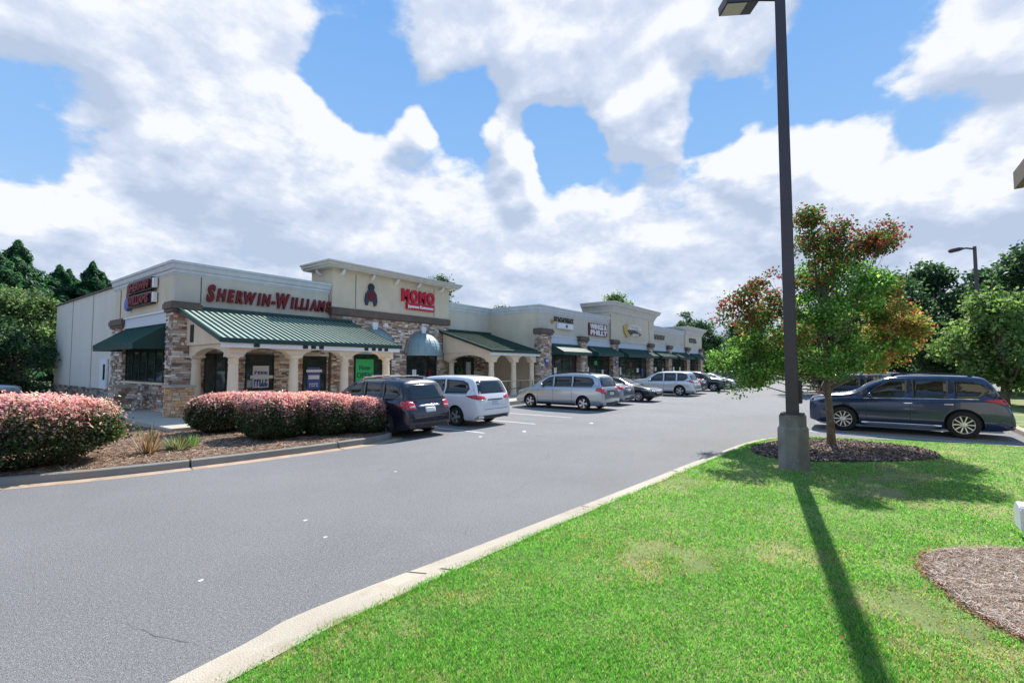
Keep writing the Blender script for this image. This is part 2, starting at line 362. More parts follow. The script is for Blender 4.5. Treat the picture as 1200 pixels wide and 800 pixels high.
# head kerb behind the backed-in cars
kr2 = thing('parking_kerb', 'pale', 'kerb'); del kr2['category'], kr2['label']; kr2['kind'] = 'structure'
kerb_strip(kr2, [(17.4+i*.8, -3.72) for i in range(40)], [(17.4+i*.8, -3.90) for i in range(40)], [(0, -.1), (0, .14), (.15, .16), (1, .16), (1, -.1)], concrete, 'kerb_section', 3)
# island in front of the shops
IK = smooth_path([(-9, 15.6), (-5, 14.3), (-2, 13.3), (1.39, 12.15), (2.65, 11.65), (4.4, 11.22), (6.8, 10.92), (8.35, 10.86), (9.05, 11.1), (9.33, 11.8), (9.33, 14.2), (9.33, 16.6)], 5)
def offset_path(P, d):
    out = []
    for i, p in enumerate(P):
        a = Vector(P[max(i-1, 0)]); b = Vector(P[min(i+1, len(P)-1)]); t = (b-a).normalized(); out.append((p[0]-t.y*d, p[1]+t.x*d))
    return out
ki = thing('island_kerb', 'grey', 'kerb'); del ki['category'], ki['label']; ki['kind'] = 'structure'
kerb_strip(ki, IK, offset_path(IK, .17), [(0, -.1), (0.0, .02), (.12, .14), (.3, .16), (1, .155), (1, -.1)], kerb_grey, 'kerb_section', 3)
kg = thing('island_gutter', 'dusty', 'kerb'); del kg['category'], kg['label']; kg['kind'] = 'structure'
kerb_strip(kg, offset_path(IK, -.28), IK, [(0, -.1), (0, .008), (1, .018), (1, -.1)], dust, 'gutter_section', 3)
ISL = offset_path(IK, .17)
MULCH_L = ISL+[(9.1, 16.45), (5.3, 16.45), (5.3, 32), (-9, 32)]
slab('mulch_bed', MULCH_L, -.1, .135, straw_m)['kind'] = 'structure'
TZ = .26
# walkway slabs round the shops (jointed)
wk = thing('walkway', 'c', 'c'); del wk['category'], wk['label']; wk['kind'] = 'structure'
for i in range(34):
    u0 = 9.2+i*1.8
    if u0 < 68: slab('slab', [(u0+.006, 15.5), (u0+1.794, 15.5), (u0+1.794, 16.98), (u0+.006, 16.98)], -.1, TZ-.06 if u0 > 9.3 else TZ-.061, walk_m, wk)
for i in range(9):
    v0 = 16.46+i*1.55
    for a, b in ((5.3, 7.1), (7.1, 9.2)):
        if v0 > 22 and a > 6: continue
        slab('slab', [(a+.006, v0+.006), (b-.006 if v0 < 22 else 7.1, v0+.006), (b-.006 if v0 < 22 else 7.1, v0+1.544), (a+.006, v0+1.544)], -.1, TZ, walk_m, wk)
slab('slab', [(9.21, 17), (68, 17), (68, 22.3), (9.21, 22.3)], -.1, TZ, walk_m, wk)
# parking bay lines
for v, us in (((9.7, 15.4), [11.55, 14.45, 17.1, 19.75, 22.55, 25.7, 28.9, 32.0, 33.1, 36.6, 39.6, 42.6, 45.6, 48.6, 51.6]), ((-3.4, 1.6), [18.15, 21.35, 24.1, 26.85, 29.6, 32.3])):
    for u in us:
        sheet('bay_line', [(u-.05, v[0]), (u+.05, v[0]), (u+.05, v[1]), (u-.05, v[1])], .005, white_paint)
for (x, y, w, h, a) in [(12.6, 8.9, .14, .07, .5), (10.9, 9.3, .10, .06, .3), (3.6, 6.2, .035, .03, .2), (3.4, 5.4, .03, .025, 0), (6.3, 7.6, .04, .03, .8), (15.9, 8.2, .15, .08, .3), (2.0, 5.3, .03, .025, .3)]:
    c, s_ = math.cos(a), math.sin(a); P = [(-w, -h), (w*.6, -h*.7), (w, h*.3), (w*.2, h), (-w*.7, h*.6)]
    sheet('paint_fleck', [(x+p*c-q*s_, y+p*s_+q*c) for p, q in P], .005, white_paint)
# wandering cracks in the asphalt near the camera
crk = thing('asphalt_cracks', 'c', 'c'); del crk['category'], crk['label']; crk['kind'] = 'structure'
crack_m = mat('crack_dark', (.11, .11, .115), .95)
for (x, y, a, L_, w_) in [(1.55, 4.1, 1.9, .9, .005), (2.45, 4.1, 1.3, .35, .006), (4.4, 4.0, .3, .5, .005), (2.6, 6.4, .4, .5, .008), (6.0, 4.7, .25, 1.2, .005), (5.2, 8.1, -.2, 1.5, .006), (9.0, 5.9, .1, 2.2, .006)]:
    P = [Vector((x, y))]; aa = a
    for k in range(int(L_/.09)): aa += random.gauss(0, .22)+(a-aa)*.15; P.append(P[-1]+Vector((math.cos(aa), math.sin(aa)))*.09)
    M = MB()
    for k, p in enumerate(P):
        d = (P[min(k+1, len(P)-1)]-P[max(k-1, 0)]).normalized(); ww = w_*.5*random.uniform(.4, 1.3)*min(1, k/3+.2, (len(P)-1-k)/3+.2); M.v += [(p.x-d.y*ww, p.y+d.x*ww, .0035), (p.x+d.y*ww, p.y-d.x*ww, .0035)]
    M.f = [(2*k, 2*k+1, 2*k+3, 2*k+2) for k in range(len(P)-1)]; M.build('crack', crack_m, crk)
oil_m = mat('oil_drip', (.12, .12, .125), .6, var=.3, scale=9)
for (x, y, r) in [(10.0, 13.8, .25), (13.2, 12.9, .3), (17.2, 12.5, .3), (17.0, 13.6, .22), (20.9, 8.6, .15), (26, 13, .2), (12.2, 8.1, .12), (31, 13, .3)]:
    sheet('oil_drip', [(x+r*random.uniform(.6, 1.2)*math.cos(a), y+r*1.4*random.uniform(.6, 1.2)*math.sin(a)) for a in [k*.45 for k in range(14)]], .0045, oil_m)
# ------------------------------------------------------------------ the shops
SHOPS = thing('shopping_centre', 'long single storey shopping centre with stone piers, green awnings and stepped grey parapets', 'building', (7.15, 22.4, 0))
SHOPS_ORIGIN = Vector((7.15, 22.4, 0))
def part(o, parent=SHOPS):
    o.parent = parent; o.matrix_parent_inverse = Matrix.Translation(-SHOPS_ORIGIN) if parent is SHOPS else Matrix.Identity(4); return o
def pb(name, a, b, m): return part(box(name, a, b, m))
STONES = np.array([(.50, .42, .35), (.36, .27, .21), (.26, .17, .13), (.56, .50, .44), (.30, .23, .19), (.42, .30, .22), (.44, .41, .38), (.20, .14, .11), (.68, .62, .55), (.38, .22, .15), (.72, .66, .60), (.56, .42, .33)])*1.14
ORANGE = np.array([(.80, .46, .20), (.70, .38, .17), (.82, .55, .30), (.50, .30, .18), (.75, .60, .45), (.62, .42, .26)])
def stones(name, org, du, w, z0, z1, nrm, holes=(), pal=STONES, ph=(.06, .125), pw=(.13, .42), parent=None, arches=()):
    """coursed stone veneer: every stone a little block of its own, joined per wall."""
    org = Vector(org); du = Vector(du); nrm = Vector(nrm); P = []; C = []; z = z0
    back = MB()
    while z < z1-.03:
        h = min(random.uniform(*ph), z1-z); x = -random.uniform(0, .2)
        while x < w:
            l = random.uniform(*pw)*(1.3 if h < .11 else .8); a = max(x, 0)+.008; b = min(x+l, w)-.008; zz0 = z+.007; zz1 = z+h-.007; x += l
            if b-a < .04: continue
            cells = [(a, b)]
            for (h0, h1, g0, g1) in holes:
                if zz1 > g0 and zz0 < g1:
                    new = []
                    for (p, q) in cells:
                        if q <= h0 or p >= h1: new.append((p, q)); continue
                        if p < h0-.03: new.append((p, h0))
                        if q > h1+.03: new.append((h1, q))
                    cells = new
            for (ac, zc, ar) in arches:
                zm = (zz0+zz1)/2
                if zm > zc and zm < zc+ar:
                    hw = math.sqrt(max(ar*ar-(zm-zc)**2, 0)); new = []
                    for (p, q) in cells:
                        if q <= ac-hw or p >= ac+hw: new.append((p, q)); continue
                        if p < ac-hw-.03: new.append((p, ac-hw))
                        if q > ac+hw+.03: new.append((ac+hw, q))
                    cells = new
            for (p, q) in cells:
                d = random.uniform(.025, .065); c = pal[random.randrange(len(pal))]*random.uniform(.8, 1.2)
                j = lambda: random.uniform(-.006, .006)
                f = [org+du*(p+j())+Vector((0, 0, zz0+j()))+nrm*d, org+du*(q+j())+Vector((0, 0, zz0+j()))+nrm*(d+j()), org+du*(q+j())+Vector((0, 0, zz1+j()))+nrm*d, org+du*(p+j())+Vector((0, 0, zz1+j()))+nrm*(d+j())]
                g = [org+du*p+Vector((0, 0, zz0)), org+du*q+Vector((0, 0, zz0)), org+du*q+Vector((0, 0, zz1)), org+du*p+Vector((0, 0, zz1))]
                for quad in ((f[0], f[1], f[2], f[3]), (g[0], g[1], f[1], f[0]), (f[3], f[2], g[2], g[3]), (g[0], f[0], f[3], g[3]), (f[1], g[1], g[2], f[2])):
                    P += quad; C.append(c)
        z += h
    o = faces_obj(name, np.array([tuple(p) for p in P]), np.array(C), stone_m, None, 4); o['kind'] = 'stuff'
    if parent is None: part(o)
    else: o.parent = parent
    return o
def stone_pier(u0, u1, v0, v1, z0, z1, cap=True, sides='fl'):
    """square stone pier with a brown cap; stone on the front (-v), -u and +u faces"""
    pb('pier_core', (u0+.03, v0+.03, z0), (u1-.03, v1, z1), mortar)
    stones('stone_veneer', (u0, v0+.03, 0), (1, 0, 0), u1-u0, z0, z1, (0, -1, 0))
    stones('stone_veneer', (u0+.03, v0, 0), (0, 1, 0), v1-v0, z0, z1, (-1, 0, 0))
    if 'r' in sides: stones('stone_veneer', (u1-.03, v0, 0), (0, 1, 0), v1-v0, z0, z1, (1, 0, 0))
    if cap:
        M = MB(); M.box((u0-.09, v0-.09, z1), (u1+.09, v1+.02, z1+.12)); M.box((u0-.15, v0-.15, z1+.123), (u1+.15, v1+.02, z1+.33)); M.box((u0-.10, v0-.10, z1+.333), (u1+.10, v1+.02, z1+.42))
        part(M.build('pier_cap', brown))
def cornice(u0, u1, v, z, prof, m=cornice_m, left=None, right=None, name='cornice'):
    """mitred moulding along the front (and back along the ends); prof [(out, dz)] from the wall"""
    M = MB(); n = len(prof); path = []
    if left is not None: path.append((u0, left, -1, 0))
    path.append((u0, v, -1 if left is not None else 0, -1)); path.append((u1, v, 1 if right is not None else 0, -1))
    if right is not None: path.append((u1, right, 1, 0))
    for (x, y, ox, oy) in path:
        for o_, dz in prof: M.v.append((x+ox*o_, y+oy*o_, z+dz))
    for q in range(len(path)-1):
        for j in range(n): a = q*n+j; b = q*n+(j+1) % n; M.f.append((a, b, b+n, a+n))
    M.f.append(tuple(range(n))); M.f.append(tuple((len(path)-1)*n+j for j in range(n))[::-1])
    return part(M.build(name, m))
P_PAR = [(-.25, -.52), (.02, -.52), (.02, -.46), (.06, -.45), (.06, -.33), (.12, -.30), (.15, -.12), (.20, -.10), (.20, 0), (-.25, .02)]
P_BIG = [(-.25, -1.0), (.02, -1.0), (.03, -.93), (.10, -.90), (.14, -.70), (.32, -.42), (.50, -.32), (.52, -.14), (.60, -.12), (.60, 0), (-.25, .03)]
P_MOMO = [(-.25, -.30), (.45, -.30), (.47, -.24), (.56, -.20), (.58, -.10), (.66, -.08), (.66, 0), (-.25, .05)]
# bodies
FV = 22.4
pb('wall', (7.15, FV, 4.3), (14.1, FV+.3, 6.3), stucco)
pb('wall', (7.149, FV+.301, 0), (7.45, 30.3, 6.3), stucco_warm)
pb('wall', (7.2, 30.301, 0), (7.5, 43.6, 6.12), stucco_side)
for v in (34.6, 39.2): pb('control_joint', (7.185, v, .9), (7.199, v+.03, 6.1), brown)
pb('wall_coping', (7.1, 30.45, 6.123), (7.6, 43.75, 6.2), brown)
pb('wall_base', (7.12, 30.31, 0), (7.19, 43.6, .92), mortar)
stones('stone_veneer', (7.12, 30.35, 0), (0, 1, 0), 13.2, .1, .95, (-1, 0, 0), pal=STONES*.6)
pb('roof', (7.46, FV+.31, 5.7), (60, 43.5, 5.8), frame_dark)
pb('wall', (7.5, 43.51, 0), (60, 43.8, 6.1), stucco_side)
pb('wall', (59.7, 18.5, 0), (60, 43.5, 6.1), stucco_side)
for u in (8.08, 14.02): pb('control_joint', (u, FV-.012, 4.76), (u+.035, FV-.002, 5.85), brown)
pb('control_joint', (7.138, 29.4, 4.3), (7.148, 29.5, 5.85), brown)
cornice(7.15, 14.08, FV, 6.38, P_PAR, left=30.5)
# lower front wall of the corner shop with its windows
pb('wall', (7.2, FV+.04, 0), (14.1, FV+.29, 4.298), mortar)
wins = [(8.32, 9.2, .26, 2.62), (9.97, 11.24, 1.0, 2.62), (12.69, 13.95, .85, 2.6)]
stones('stone_veneer', (7.2, FV+.04, 0), (1, 0, 0), 6.9, .26, 4.28, (0, -1, 0), holes=[(a-7.2, b-7.2, c, d) for a, b, c, d in wins], pal=np.minimum(STONES*1.3, .8))  # stone colour lightened here to offset the shade under the porch
def window(u0, u1, z0, z1, v, mull=(), axis='f', door=False, trans=()):
    """recessed frame in front of dark glass; frame is the part, pane its sub-part"""
    M = MB(); t = .06
    def bx(a0, a1, b0, b1, d0, d1):
        if axis == 'f': M.box((a0, v+d0, b0), (a1, v+d1, b1))
        else: M.box((v+d0, a0, b0), (v+d1, a1, b1))
    bx(u0, u0+t, z0, z1, -.045, .02); bx(u1-t, u1, z0, z1, -.045, .02); bx(u0+t, u1-t, z1-t, z1, -.044, .02); bx(u0+t, u1-t, z0, z0+t, -.044, .02)
    for f in mull: x = u0+(u1-u0)*f; bx(x-t/2, x+t/2, z0+t, z1-t, -.043, .02)
    for z in trans: bx(u0+t, u1-t, z-.03, z+.03, -.042, .02)
    o = part(M.build('door_frame' if door else 'window_frame', frame_dark))
    xs = [u0+t]+[u0+(u1-u0)*f for f in mull]+[u1-t]
    for a, b in zip(xs[:-1], xs[1:]):
        p = MB()
        if axis == 'f': p.box((a, v-.012, z0+t), (b, v+.004, z1-t))
        else: p.box((v-.012, a, z0+t), (v+.004, b, z1-t))
        q = p.build('pane', glass_shop, o)
    return o
for i, (a, b, c, d) in enumerate(wins): window(a, b, c, d, FV-.01, door=(i == 0), mull=(.5,) if i == 0 else ())
for a, b, c in ((9.9, 11.3, .93), (12.62, 14.02, .78)): pb('window_sill', (a, FV-.1, c), (b, FV+.02, c+.06), cream)
# corner pier and side wall
stone_pier(7.02, 7.85, FV-.35, FV+.4, TZ, 4.28)
stone_pier(7.02, 7.4, 28.3, 30.2, TZ, 3.95)
pb('wall_base', (7.08, 22.85, 0), (7.14, 28.28, 1.32), mortar)
stones('stone_veneer', (7.08, 22.85, 0), (0, 1, 0), 5.45, .2, 1.33, (-1, 0, 0))
pb('window_sill', (6.98, 22.9, 1.335), (7.14, 28.25, 1.42), cream)
window(23.2, 28.1, 1.42, 3.4, 7.13, mull=(.2, .4, .6, .8), axis='s')
pb('sign_band', (7.02, 22.83, 3.86), (7.145, 28.28, 4.3), bandm); pb('band_lip', (6.96, 22.83, 4.303), (7.14, 28.28, 4.38), whitetrim)
pb('service_door', (7.10, 31.25, .3), (7.18, 32.45, 2.5), whitetrim); pb('door_lite', (7.08, 31.45, 1.4), (7.098, 31.75, 2.2), glass_shop)
def awning(u0, u1, v, z0, z1, out, m=green_metal, side=False, off=None):
    """sloped standing seam awning with a short valance and closed ends"""
    M = MB(); vh = .24
    def pt(a, o_, z): return (a, v-o_, z) if not side else (v-o_, a, z)
    for a0, a1 in ((u0, u1),):
        sec = [(0, z1), (out, z0+vh), (out, z0), (out-.03, z0), (out-.03, z0+vh-.03), (.0, z1-.06)]
        M.add([pt(a0, o_, z) for o_, z in sec]+[pt(a1, o_, z) for o_, z in sec], [(i, (i+1) % 6, (i+1) % 6+6, i+6) for i in range(6)])
        for a in (a0, a1-.02):
            M.add([pt(a, 0, z1), pt(a, out, z0+vh), pt(a, out, z0), pt(a, 0, z0+.02), pt(a+.02, 0, z1), pt(a+.02, out, z0+vh), pt(a+.02, out, z0), pt(a+.02, 0, z0+.02)], [(0, 1, 2, 3), (7, 6, 5, 4), (0, 4, 5, 1), (1, 5, 6, 2), (2, 6, 7, 3), (3, 7, 4, 0)])
    o = part(M.build('awning', m))
    Q = MB(); n = max(3, int((u1-u0)/.3))
    for i in range(n+1):
        a = u0+.01+(u1-u0-.04)*i/n
        Q.add([pt(a, 0, z1+.003), pt(a, out+.003, z0+vh+.003), pt(a, out+.02, z0), pt(a, out+.02, z0+vh+.02), pt(a, 0, z1+.03), pt(a+.02, 0, z1+.003), pt(a+.02, out+.003, z0+vh+.003), pt(a+.02, out+.02, z0), pt(a+.02, out+.02, z0+vh+.02), pt(a+.02, 0, z1+.03)],
              [(0, 1, 3, 4), (1, 2, 3), (5, 9, 8, 6), (6, 8, 7), (4, 3, 8, 9), (3, 2, 7, 8)])
    q = Q.build('awning_seam', green_stripe, o); q['kind'] = 'stuff'
    return o
awning(22.8, 28.4, 7.1, 2.78, 3.84, 1.15, side=True)
# low free standing stone pillars of the terrace
def pillar(u, v, w, h, label, m, pal, z=TZ):
    t = thing('stone_pillar', label, 'pillar', (u, v, z), 0, 'low stone pillars beside the terrace')
    k = MB().box((-w/2+.04, -w/2+.04, 0), (w/2-.04, w/2-.04, h)).build('core', mortar, t)
    for org, du, nr in (((-w/2, -w/2+.03, 0), (1, 0, 0), (0, -1, 0)), ((-w/2+.03, -w/2, 0), (0, 1, 0), (-1, 0, 0)), ((w/2-.03, -w/2, 0), (0, 1, 0), (1, 0, 0)), ((-w/2, w/2-.03, 0), (1, 0, 0), (0, 1, 0))):
        stones('stone_facing', org, du, w, 0, h, nr, pal=pal, ph=(.07, .13), pw=(.14, .36), parent=t)
    bevel(MB().box((-w/2-.06, -w/2-.06, h+.001), (w/2+.06, w/2+.06, h+.08)).build('cap_stone', concrete, t), .012)
pillar(6.75, 20.35, .72, 1.06, 'low orange tan stone pillar beside the terrace column with a flat cap', None, ORANGE)
pillar(6.2, 24.9, .7, 1.0, 'low grey stone pillar under the side awning next to the wall', None, STONES)
pillar(13.6, 17.55, .72, 1.02, 'low stone pillar rising behind the pink shrubs in front of the porch', None, ORANGE)
# porches
def column(u, v, z0, z1, w=.36):
    M = MB(); M.lathe([(w*.68, 0), (w*.68, .08), (w*.6, .1), (w*.56, .18), (w*.5, .2)], (u, v, z0), 20)
    M.lathe([(w*.5, .2), (w*.5, (z1-z0)*.5), (w*.44, z1-z0-.32)], (u, v, z0), 20)
    M.lathe([(w*.44, z1-z0-.32), (w*.52, z1-z0-.30), (w*.52, z1-z0-.27), (w*.46, z1-z0-.25), (w*.46, z1-z0-.14), (w*.62, z1-z0-.10), (w*.66, z1-z0-.08)], (u, v, z0), 20)
    M.box((u-w*.68, v-w*.68, z1-.08), (u+w*.68, v+w*.68, z1)); o = part(M.build('porch_column', cream)); return o
def arch_beam(cols, zs, zc, zt, at, th, axis='f', name='arch_beam', ext=(.25, .25), hw=.26):
    """beam with segmental arches cut between the columns"""
    top = []; c0 = cols[0]-ext[0]; c1 = cols[-1]+ext[1]
    low = [(c0, zs)]
    for a, b in zip(cols[:-1], cols[1:]):
        p, q = a+hw, b-hw
        for k in range(13):
            t = k/12; x = p+(q-p)*t; low.append((x, zs+(zc-zs)*math.sin(math.pi*t)**.62))
    low.append((c1, zs))
    M = MB(); n = len(low)
    def pt(a, z, d): return (a, at+d, z) if axis == 'f' else (at+d, a, z)
    M.v = [pt(a, z, 0) for a, z in low]+[pt(a, zt, 0) for a, z in low]+[pt(a, z, th) for a, z in low]+[pt(a, zt, th) for a, z in low]
    for i in range(n-1):
        M.f += [(i, i+1, n+i+1, n+i), (2*n+i, 3*n+i, 3*n+i+1, 2*n+i+1), (i, 2*n+i, 2*n+i+1, i+1), (n+i, n+i+1, 3*n+i+1, 3*n+i)]
    M.f += [(0, n, 3*n, 2*n), (n-1, 3*n-1, 4*n-1, 2*n-1)]
    o = part(M.build(name, cream)); return o
def porch_roof(u0, u1, ve, ze, vw, zw, hipr=0):
    th = .09; A = [(u0, ve, ze), (u1, ve, ze), (u1-hipr, vw, zw), (u0, vw, zw)]
    o = part(MB().prism(A, (0, 0, -th)).build('porch_roof', roof_green)); Q = MB(); n = int((u1-u0)/.235)
    nv = Vector((0, -(zw-ze), (vw-ve))).normalized()
    for i in range(n+1):
        u = u0+.02+(u1-u0-.05)*i/n; k = 1
        if u > u1-hipr: k = (u1-u)/max(hipr, .01)
        a = Vector((u, ve, ze)); b = Vector((u, ve+(vw-ve)*k, ze+(zw-ze)*k)); w = Vector((.028, 0, 0)); h = nv*.045
        if k > .03: Q.add([a, a+w, b+w, b, a+h, a+w+h, b+w+h, b+h], [(4, 5, 6, 7), (0, 4, 7, 3), (1, 2, 6, 5), (0, 1, 5, 4)])
    q = Q.build('roof_seam', roof_seam, o); q['kind'] = 'stuff'
    M = MB(); M.prism([(u0-.06, ve-.05, ze-.13), (u0-.06, ve-.05, ze+.03), (u0-.06, ve+.06, ze+.05), (u0-.06, ve+.06, ze-.1)], (u1-u0+.12, 0, 0)).build('eave_trim', green_metal, o)
    M = MB(); d = Vector((0, vw-ve, zw-ze)); a = Vector((u0-.07, ve-.02, ze-.11)); M.add([a, a+Vector((.06, 0, 0)), a+Vector((.06, 0, .17)), a+Vector((0, 0, .17))]+[p+d for p in (a, a+Vector((.06, 0, 0)), a+Vector((.06, 0, .17)), a+Vector((0, 0, .17)))], [(0, 1, 2, 3), (4, 7, 6, 5), (0, 4, 5, 1), (1, 5, 6, 2), (2, 6, 7, 3), (3, 7, 4, 0)])
    M.build('rake_trim', green_metal, o)
    MB().box((u0-.06, vw-.06, zw-.02), (u1-hipr+.05, vw-.005, zw+.14)).build('ridge_trim', green_metal, o)
    g = part(MB().box((u0+.02, ve+.02, ze-.30), (u1-.04, ve+.12, ze-.135)).build('eave_soffit', whitetrim))
    return o
# porch of the corner shop
porch_roof(7.2, 15.15, 18.0, 3.07, FV-.36, 4.42, 0)
colu = [7.78, 10.05, 12.36, 14.62]
for u in colu: column(u, 18.42, TZ, 2.52)
column(7.78, 21.75, TZ, 2.52)
arch_beam(colu, 2.52, 2.80, 2.93, 18.22, .4)
arch_beam([18.42, 21.75], 2.52, 2.80, 2.93, 7.60, .36, axis='s', ext=(-.21, .25))
arch_beam([18.42, 21.8], 2.52, 2.80, 2.93, 14.44, .36, axis='s', ext=(-.21, .4), name='arch_beam')
part(MB().prism([(7.5, 18.1, 2.935), (7.5, FV-.37, 2.935), (7.5, FV-.37, 4.28), (7.5, 18.15, 3.0)], (.16, 0, 0)).build('gable_wall', cream))
part(MB().prism([(14.85, 18.1, 2.935), (14.85, FV-.37, 2.935), (14.85, FV-.37, 4.28), (14.85, 18.15, 3.0)], (.16, 0, 0)).build('gable_wall', cream))
pb('gable_vent', (7.47, 21.3, 3.05), (7.497, 21.6, 3.75), frame_dark)
pb('porch_ceiling', (7.7, 18.65, 2.935), (14.8, 21.95, 2.97), cream)
for u in (10.2, 10.55, 10.9, 13.1, 13.5, 13.85, 14.2, 8.3): pb('eave_bracket', (u, 18.0, 2.80), (u+.2, 18.09, 2.93), black)
# tall shop with stone arches
MV = 22.2
pb('wall', (14.11, MV, 5.2), (22.75, MV+.35, 7.35), stucco_warm)
pb('wall', (14.11, MV+.351, 4.9), (14.45, 24.2, 7.3), stucco_warm); pb('wall', (22.41, MV+.351, 4.9), (22.75, 24.2, 7.3), stucco_warm)
pb('wall', (14.46, 24.0, 4.9), (22.40, 24.2, 7.3), stucco_warm)
for u in (15.5, 21.35): pb('control_joint', (u, MV-.012, 5.25), (u+.035, MV-.002, 7.1), brown)
pb('stone_band', (14.05, MV-.10, 4.80), (22.80, MV+.3, 5.17), brown)
pb('wall', (14.14, MV+.06, 0), (22.72, MV+.32, 4.797), mortar)
cornice(14.11, 22.75, MV, 7.52, P_MOMO, m=mat('cornice_warm', (.60, .58, .54), .7, var=.05, streak=.1), left=24.3, right=24.3)
for u in (14.6, 16.5, 18.2, 19.9, 21.9):
    M = MB(); M.tube([(u, MV, 6.98), (u, MV-.16, 7.0), (u, MV-.26, 7.08), (u, MV-.34, 7.2)], [.09, .09, .08, .06], 8); part(M.build('cornice_bracket', whitetrim))
part(MB().tube([(14.11, 23.2, 6.98), (13.95, 23.2, 7.0), (13.85, 23.2, 7.08), (13.77, 23.2, 7.2)], [.09, .09, .08, .06], 8).build('cornice_bracket', whitetrim))
ARC = [(16.75, 2.9, 1.28), (20.42, 2.9, 1.28)]
stones('stone_veneer', (14.14, MV+.06, 0), (1, 0, 0), 8.58, .26, 4.79, (0, -1, 0), holes=[(ARC[0][0]-14.14-1.3, ARC[0][0]-14.14+1.3, .2, 2.95), (ARC[1][0]-14.14-1.3, ARC[1][0]-14.14+1.3, .2, 2.95)], arches=[(a-14.14, z-.02, r+.16) for a, z, r in ARC])
for a, z, r in ARC:
    M = MB(); n = 20
    for k in range(n):
        t0 = math.pi*k/n; t1 = math.pi*(k+1)/n; q = []
        for t in (t0, t1):
            for rr in (r-.02, r+.17): q.append((a+rr*math.cos(t), z+rr*math.sin(t)))
        (x0, z0), (x1, z1), (x2, z2), (x3, z3) = q
        M.add([(x0, MV-.06, z0), (x1, MV-.06, z1), (x3, MV-.06, z3), (x2, MV-.06, z2), (x0, MV+.1, z0), (x1, MV+.1, z1), (x3, MV+.1, z3), (x2, MV+.1, z2)], [(0, 1, 2, 3), (0, 4, 5, 1), (3, 2, 6, 7), (0, 3, 7, 4), (1, 5, 6, 2)])
    part(M.build('arch_surround', mat('arch_trim', (.22, .20, .17), .8)))
    part(MB().prism([(a-.13, MV-.14, z+r-.1), (a+.13, MV-.14, z+r-.1), (a+.19, MV-.14, z+r+.38), (a-.19, MV-.14, z+r+.38)], (0, .2, 0)).build('keystone', whitetrim))
    part(MB().prism([(a+r*math.cos(math.pi*k/16), MV+.02, z+r*math.sin(math.pi*k/16)) for k in range(17)], (0, .03, 0)).build('arch_panel', frame_dark))
    # half dome awning
    M = MB(); nu, nz = 18, 9
    for j in range(nz+1):
        ph = math.pi/2*j/nz
        for i in range(nu+1):
            th = math.pi*i/nu; x = a-r*math.cos(th)*math.cos(ph); zz = z+r*math.sin(ph)*(.98); y = MV-.02-r*.85*math.sin(th)*math.cos(ph)
            M.v.append((x, y, zz))
    for j in range(nz):
        for i in range(nu): q = j*(nu+1)+i; M.f.append((q, q+1, q+nu+2, q+nu+1))
    for i in range(nu+1):
        th = math.pi*i/nu; M.v.append((a-r*math.cos(th), MV-.02-r*.85*math.sin(th), z-.16))
    b0 = (nz+1)*(nu+1)
    for i in range(nu): M.f.append((i, i+1, b0+i+1, b0+i))
    o = part(M.build('dome_awning', bluegrey))
    Q = MB()
    for i in range(0, nu+1, 2):
        th = math.pi*i/nu; Q.tube([(a-r*1.008*math.cos(th)*math.cos(p_), MV-.02-r*.855*math.sin(th)*math.cos(p_), z+r*.985*math.sin(p_)) for p_ in [math.pi/2*k/8 for k in range(9)]], .014, 4)
    Q.build('dome_rib', bluegrey, o)
    window(a-1.22, a+1.22, .28, 2.86, MV+.05, mull=(.27, .5, .73), door=True, trans=(2.35,))
# recessed wall, second porch
pb('wall', (22.751, FV+.02, 4.2), (27.38, FV+.3, 6.3), stucco)
pb('wall', (22.76, FV+.05, 0), (27.38, FV+.28, 4.197), mortar)
stones('stone_veneer', (22.76, FV+.05, 0), (1, 0, 0), 4.6, .26, 4.1, (0, -1, 0), holes=[(.55, 2.75, .2, 2.75)])
window(23.35, 25.5, .28, 2.72, FV+.04, mull=(.5,), door=True)
cornice(22.76, 27.38, FV+.02, 6.38, P_PAR)
B3 = 18.1
pb('wall', (27.38, B3+.301, 3.0), (27.68, FV+.3, 6.3), stucco_warm)
pb('wall', (27.4, B3+.301, 0), (27.66, FV+.2, 2.997), stucco_warm)
porch_roof(21.9, 27.3, 17.85, 3.07, FV-.0, 4.45, 0)
colu = [22.35, 24.6, 26.65]
for u in colu: column(u, 18.22, TZ, 2.45)
column(22.5, 21.7, TZ, 2.45)
arch_beam(colu, 2.45, 2.82, 2.93, 18.02, .4)
arch_beam([18.22, 21.75], 2.45, 2.80, 2.93, 22.15, .36, axis='s', ext=(-.21, .3))
part(MB().prism([(22.1, 18.0, 2.935), (22.1, MV-.1, 2.935), (22.1, MV-.1, 4.28), (22.1, 18.0, 3.0)], (.16, 0, 0)).build('gable_wall', cream))
pb('porch_ceiling', (22.3, 18.5, 2.935), (27.3, 22.1, 2.97), cream)
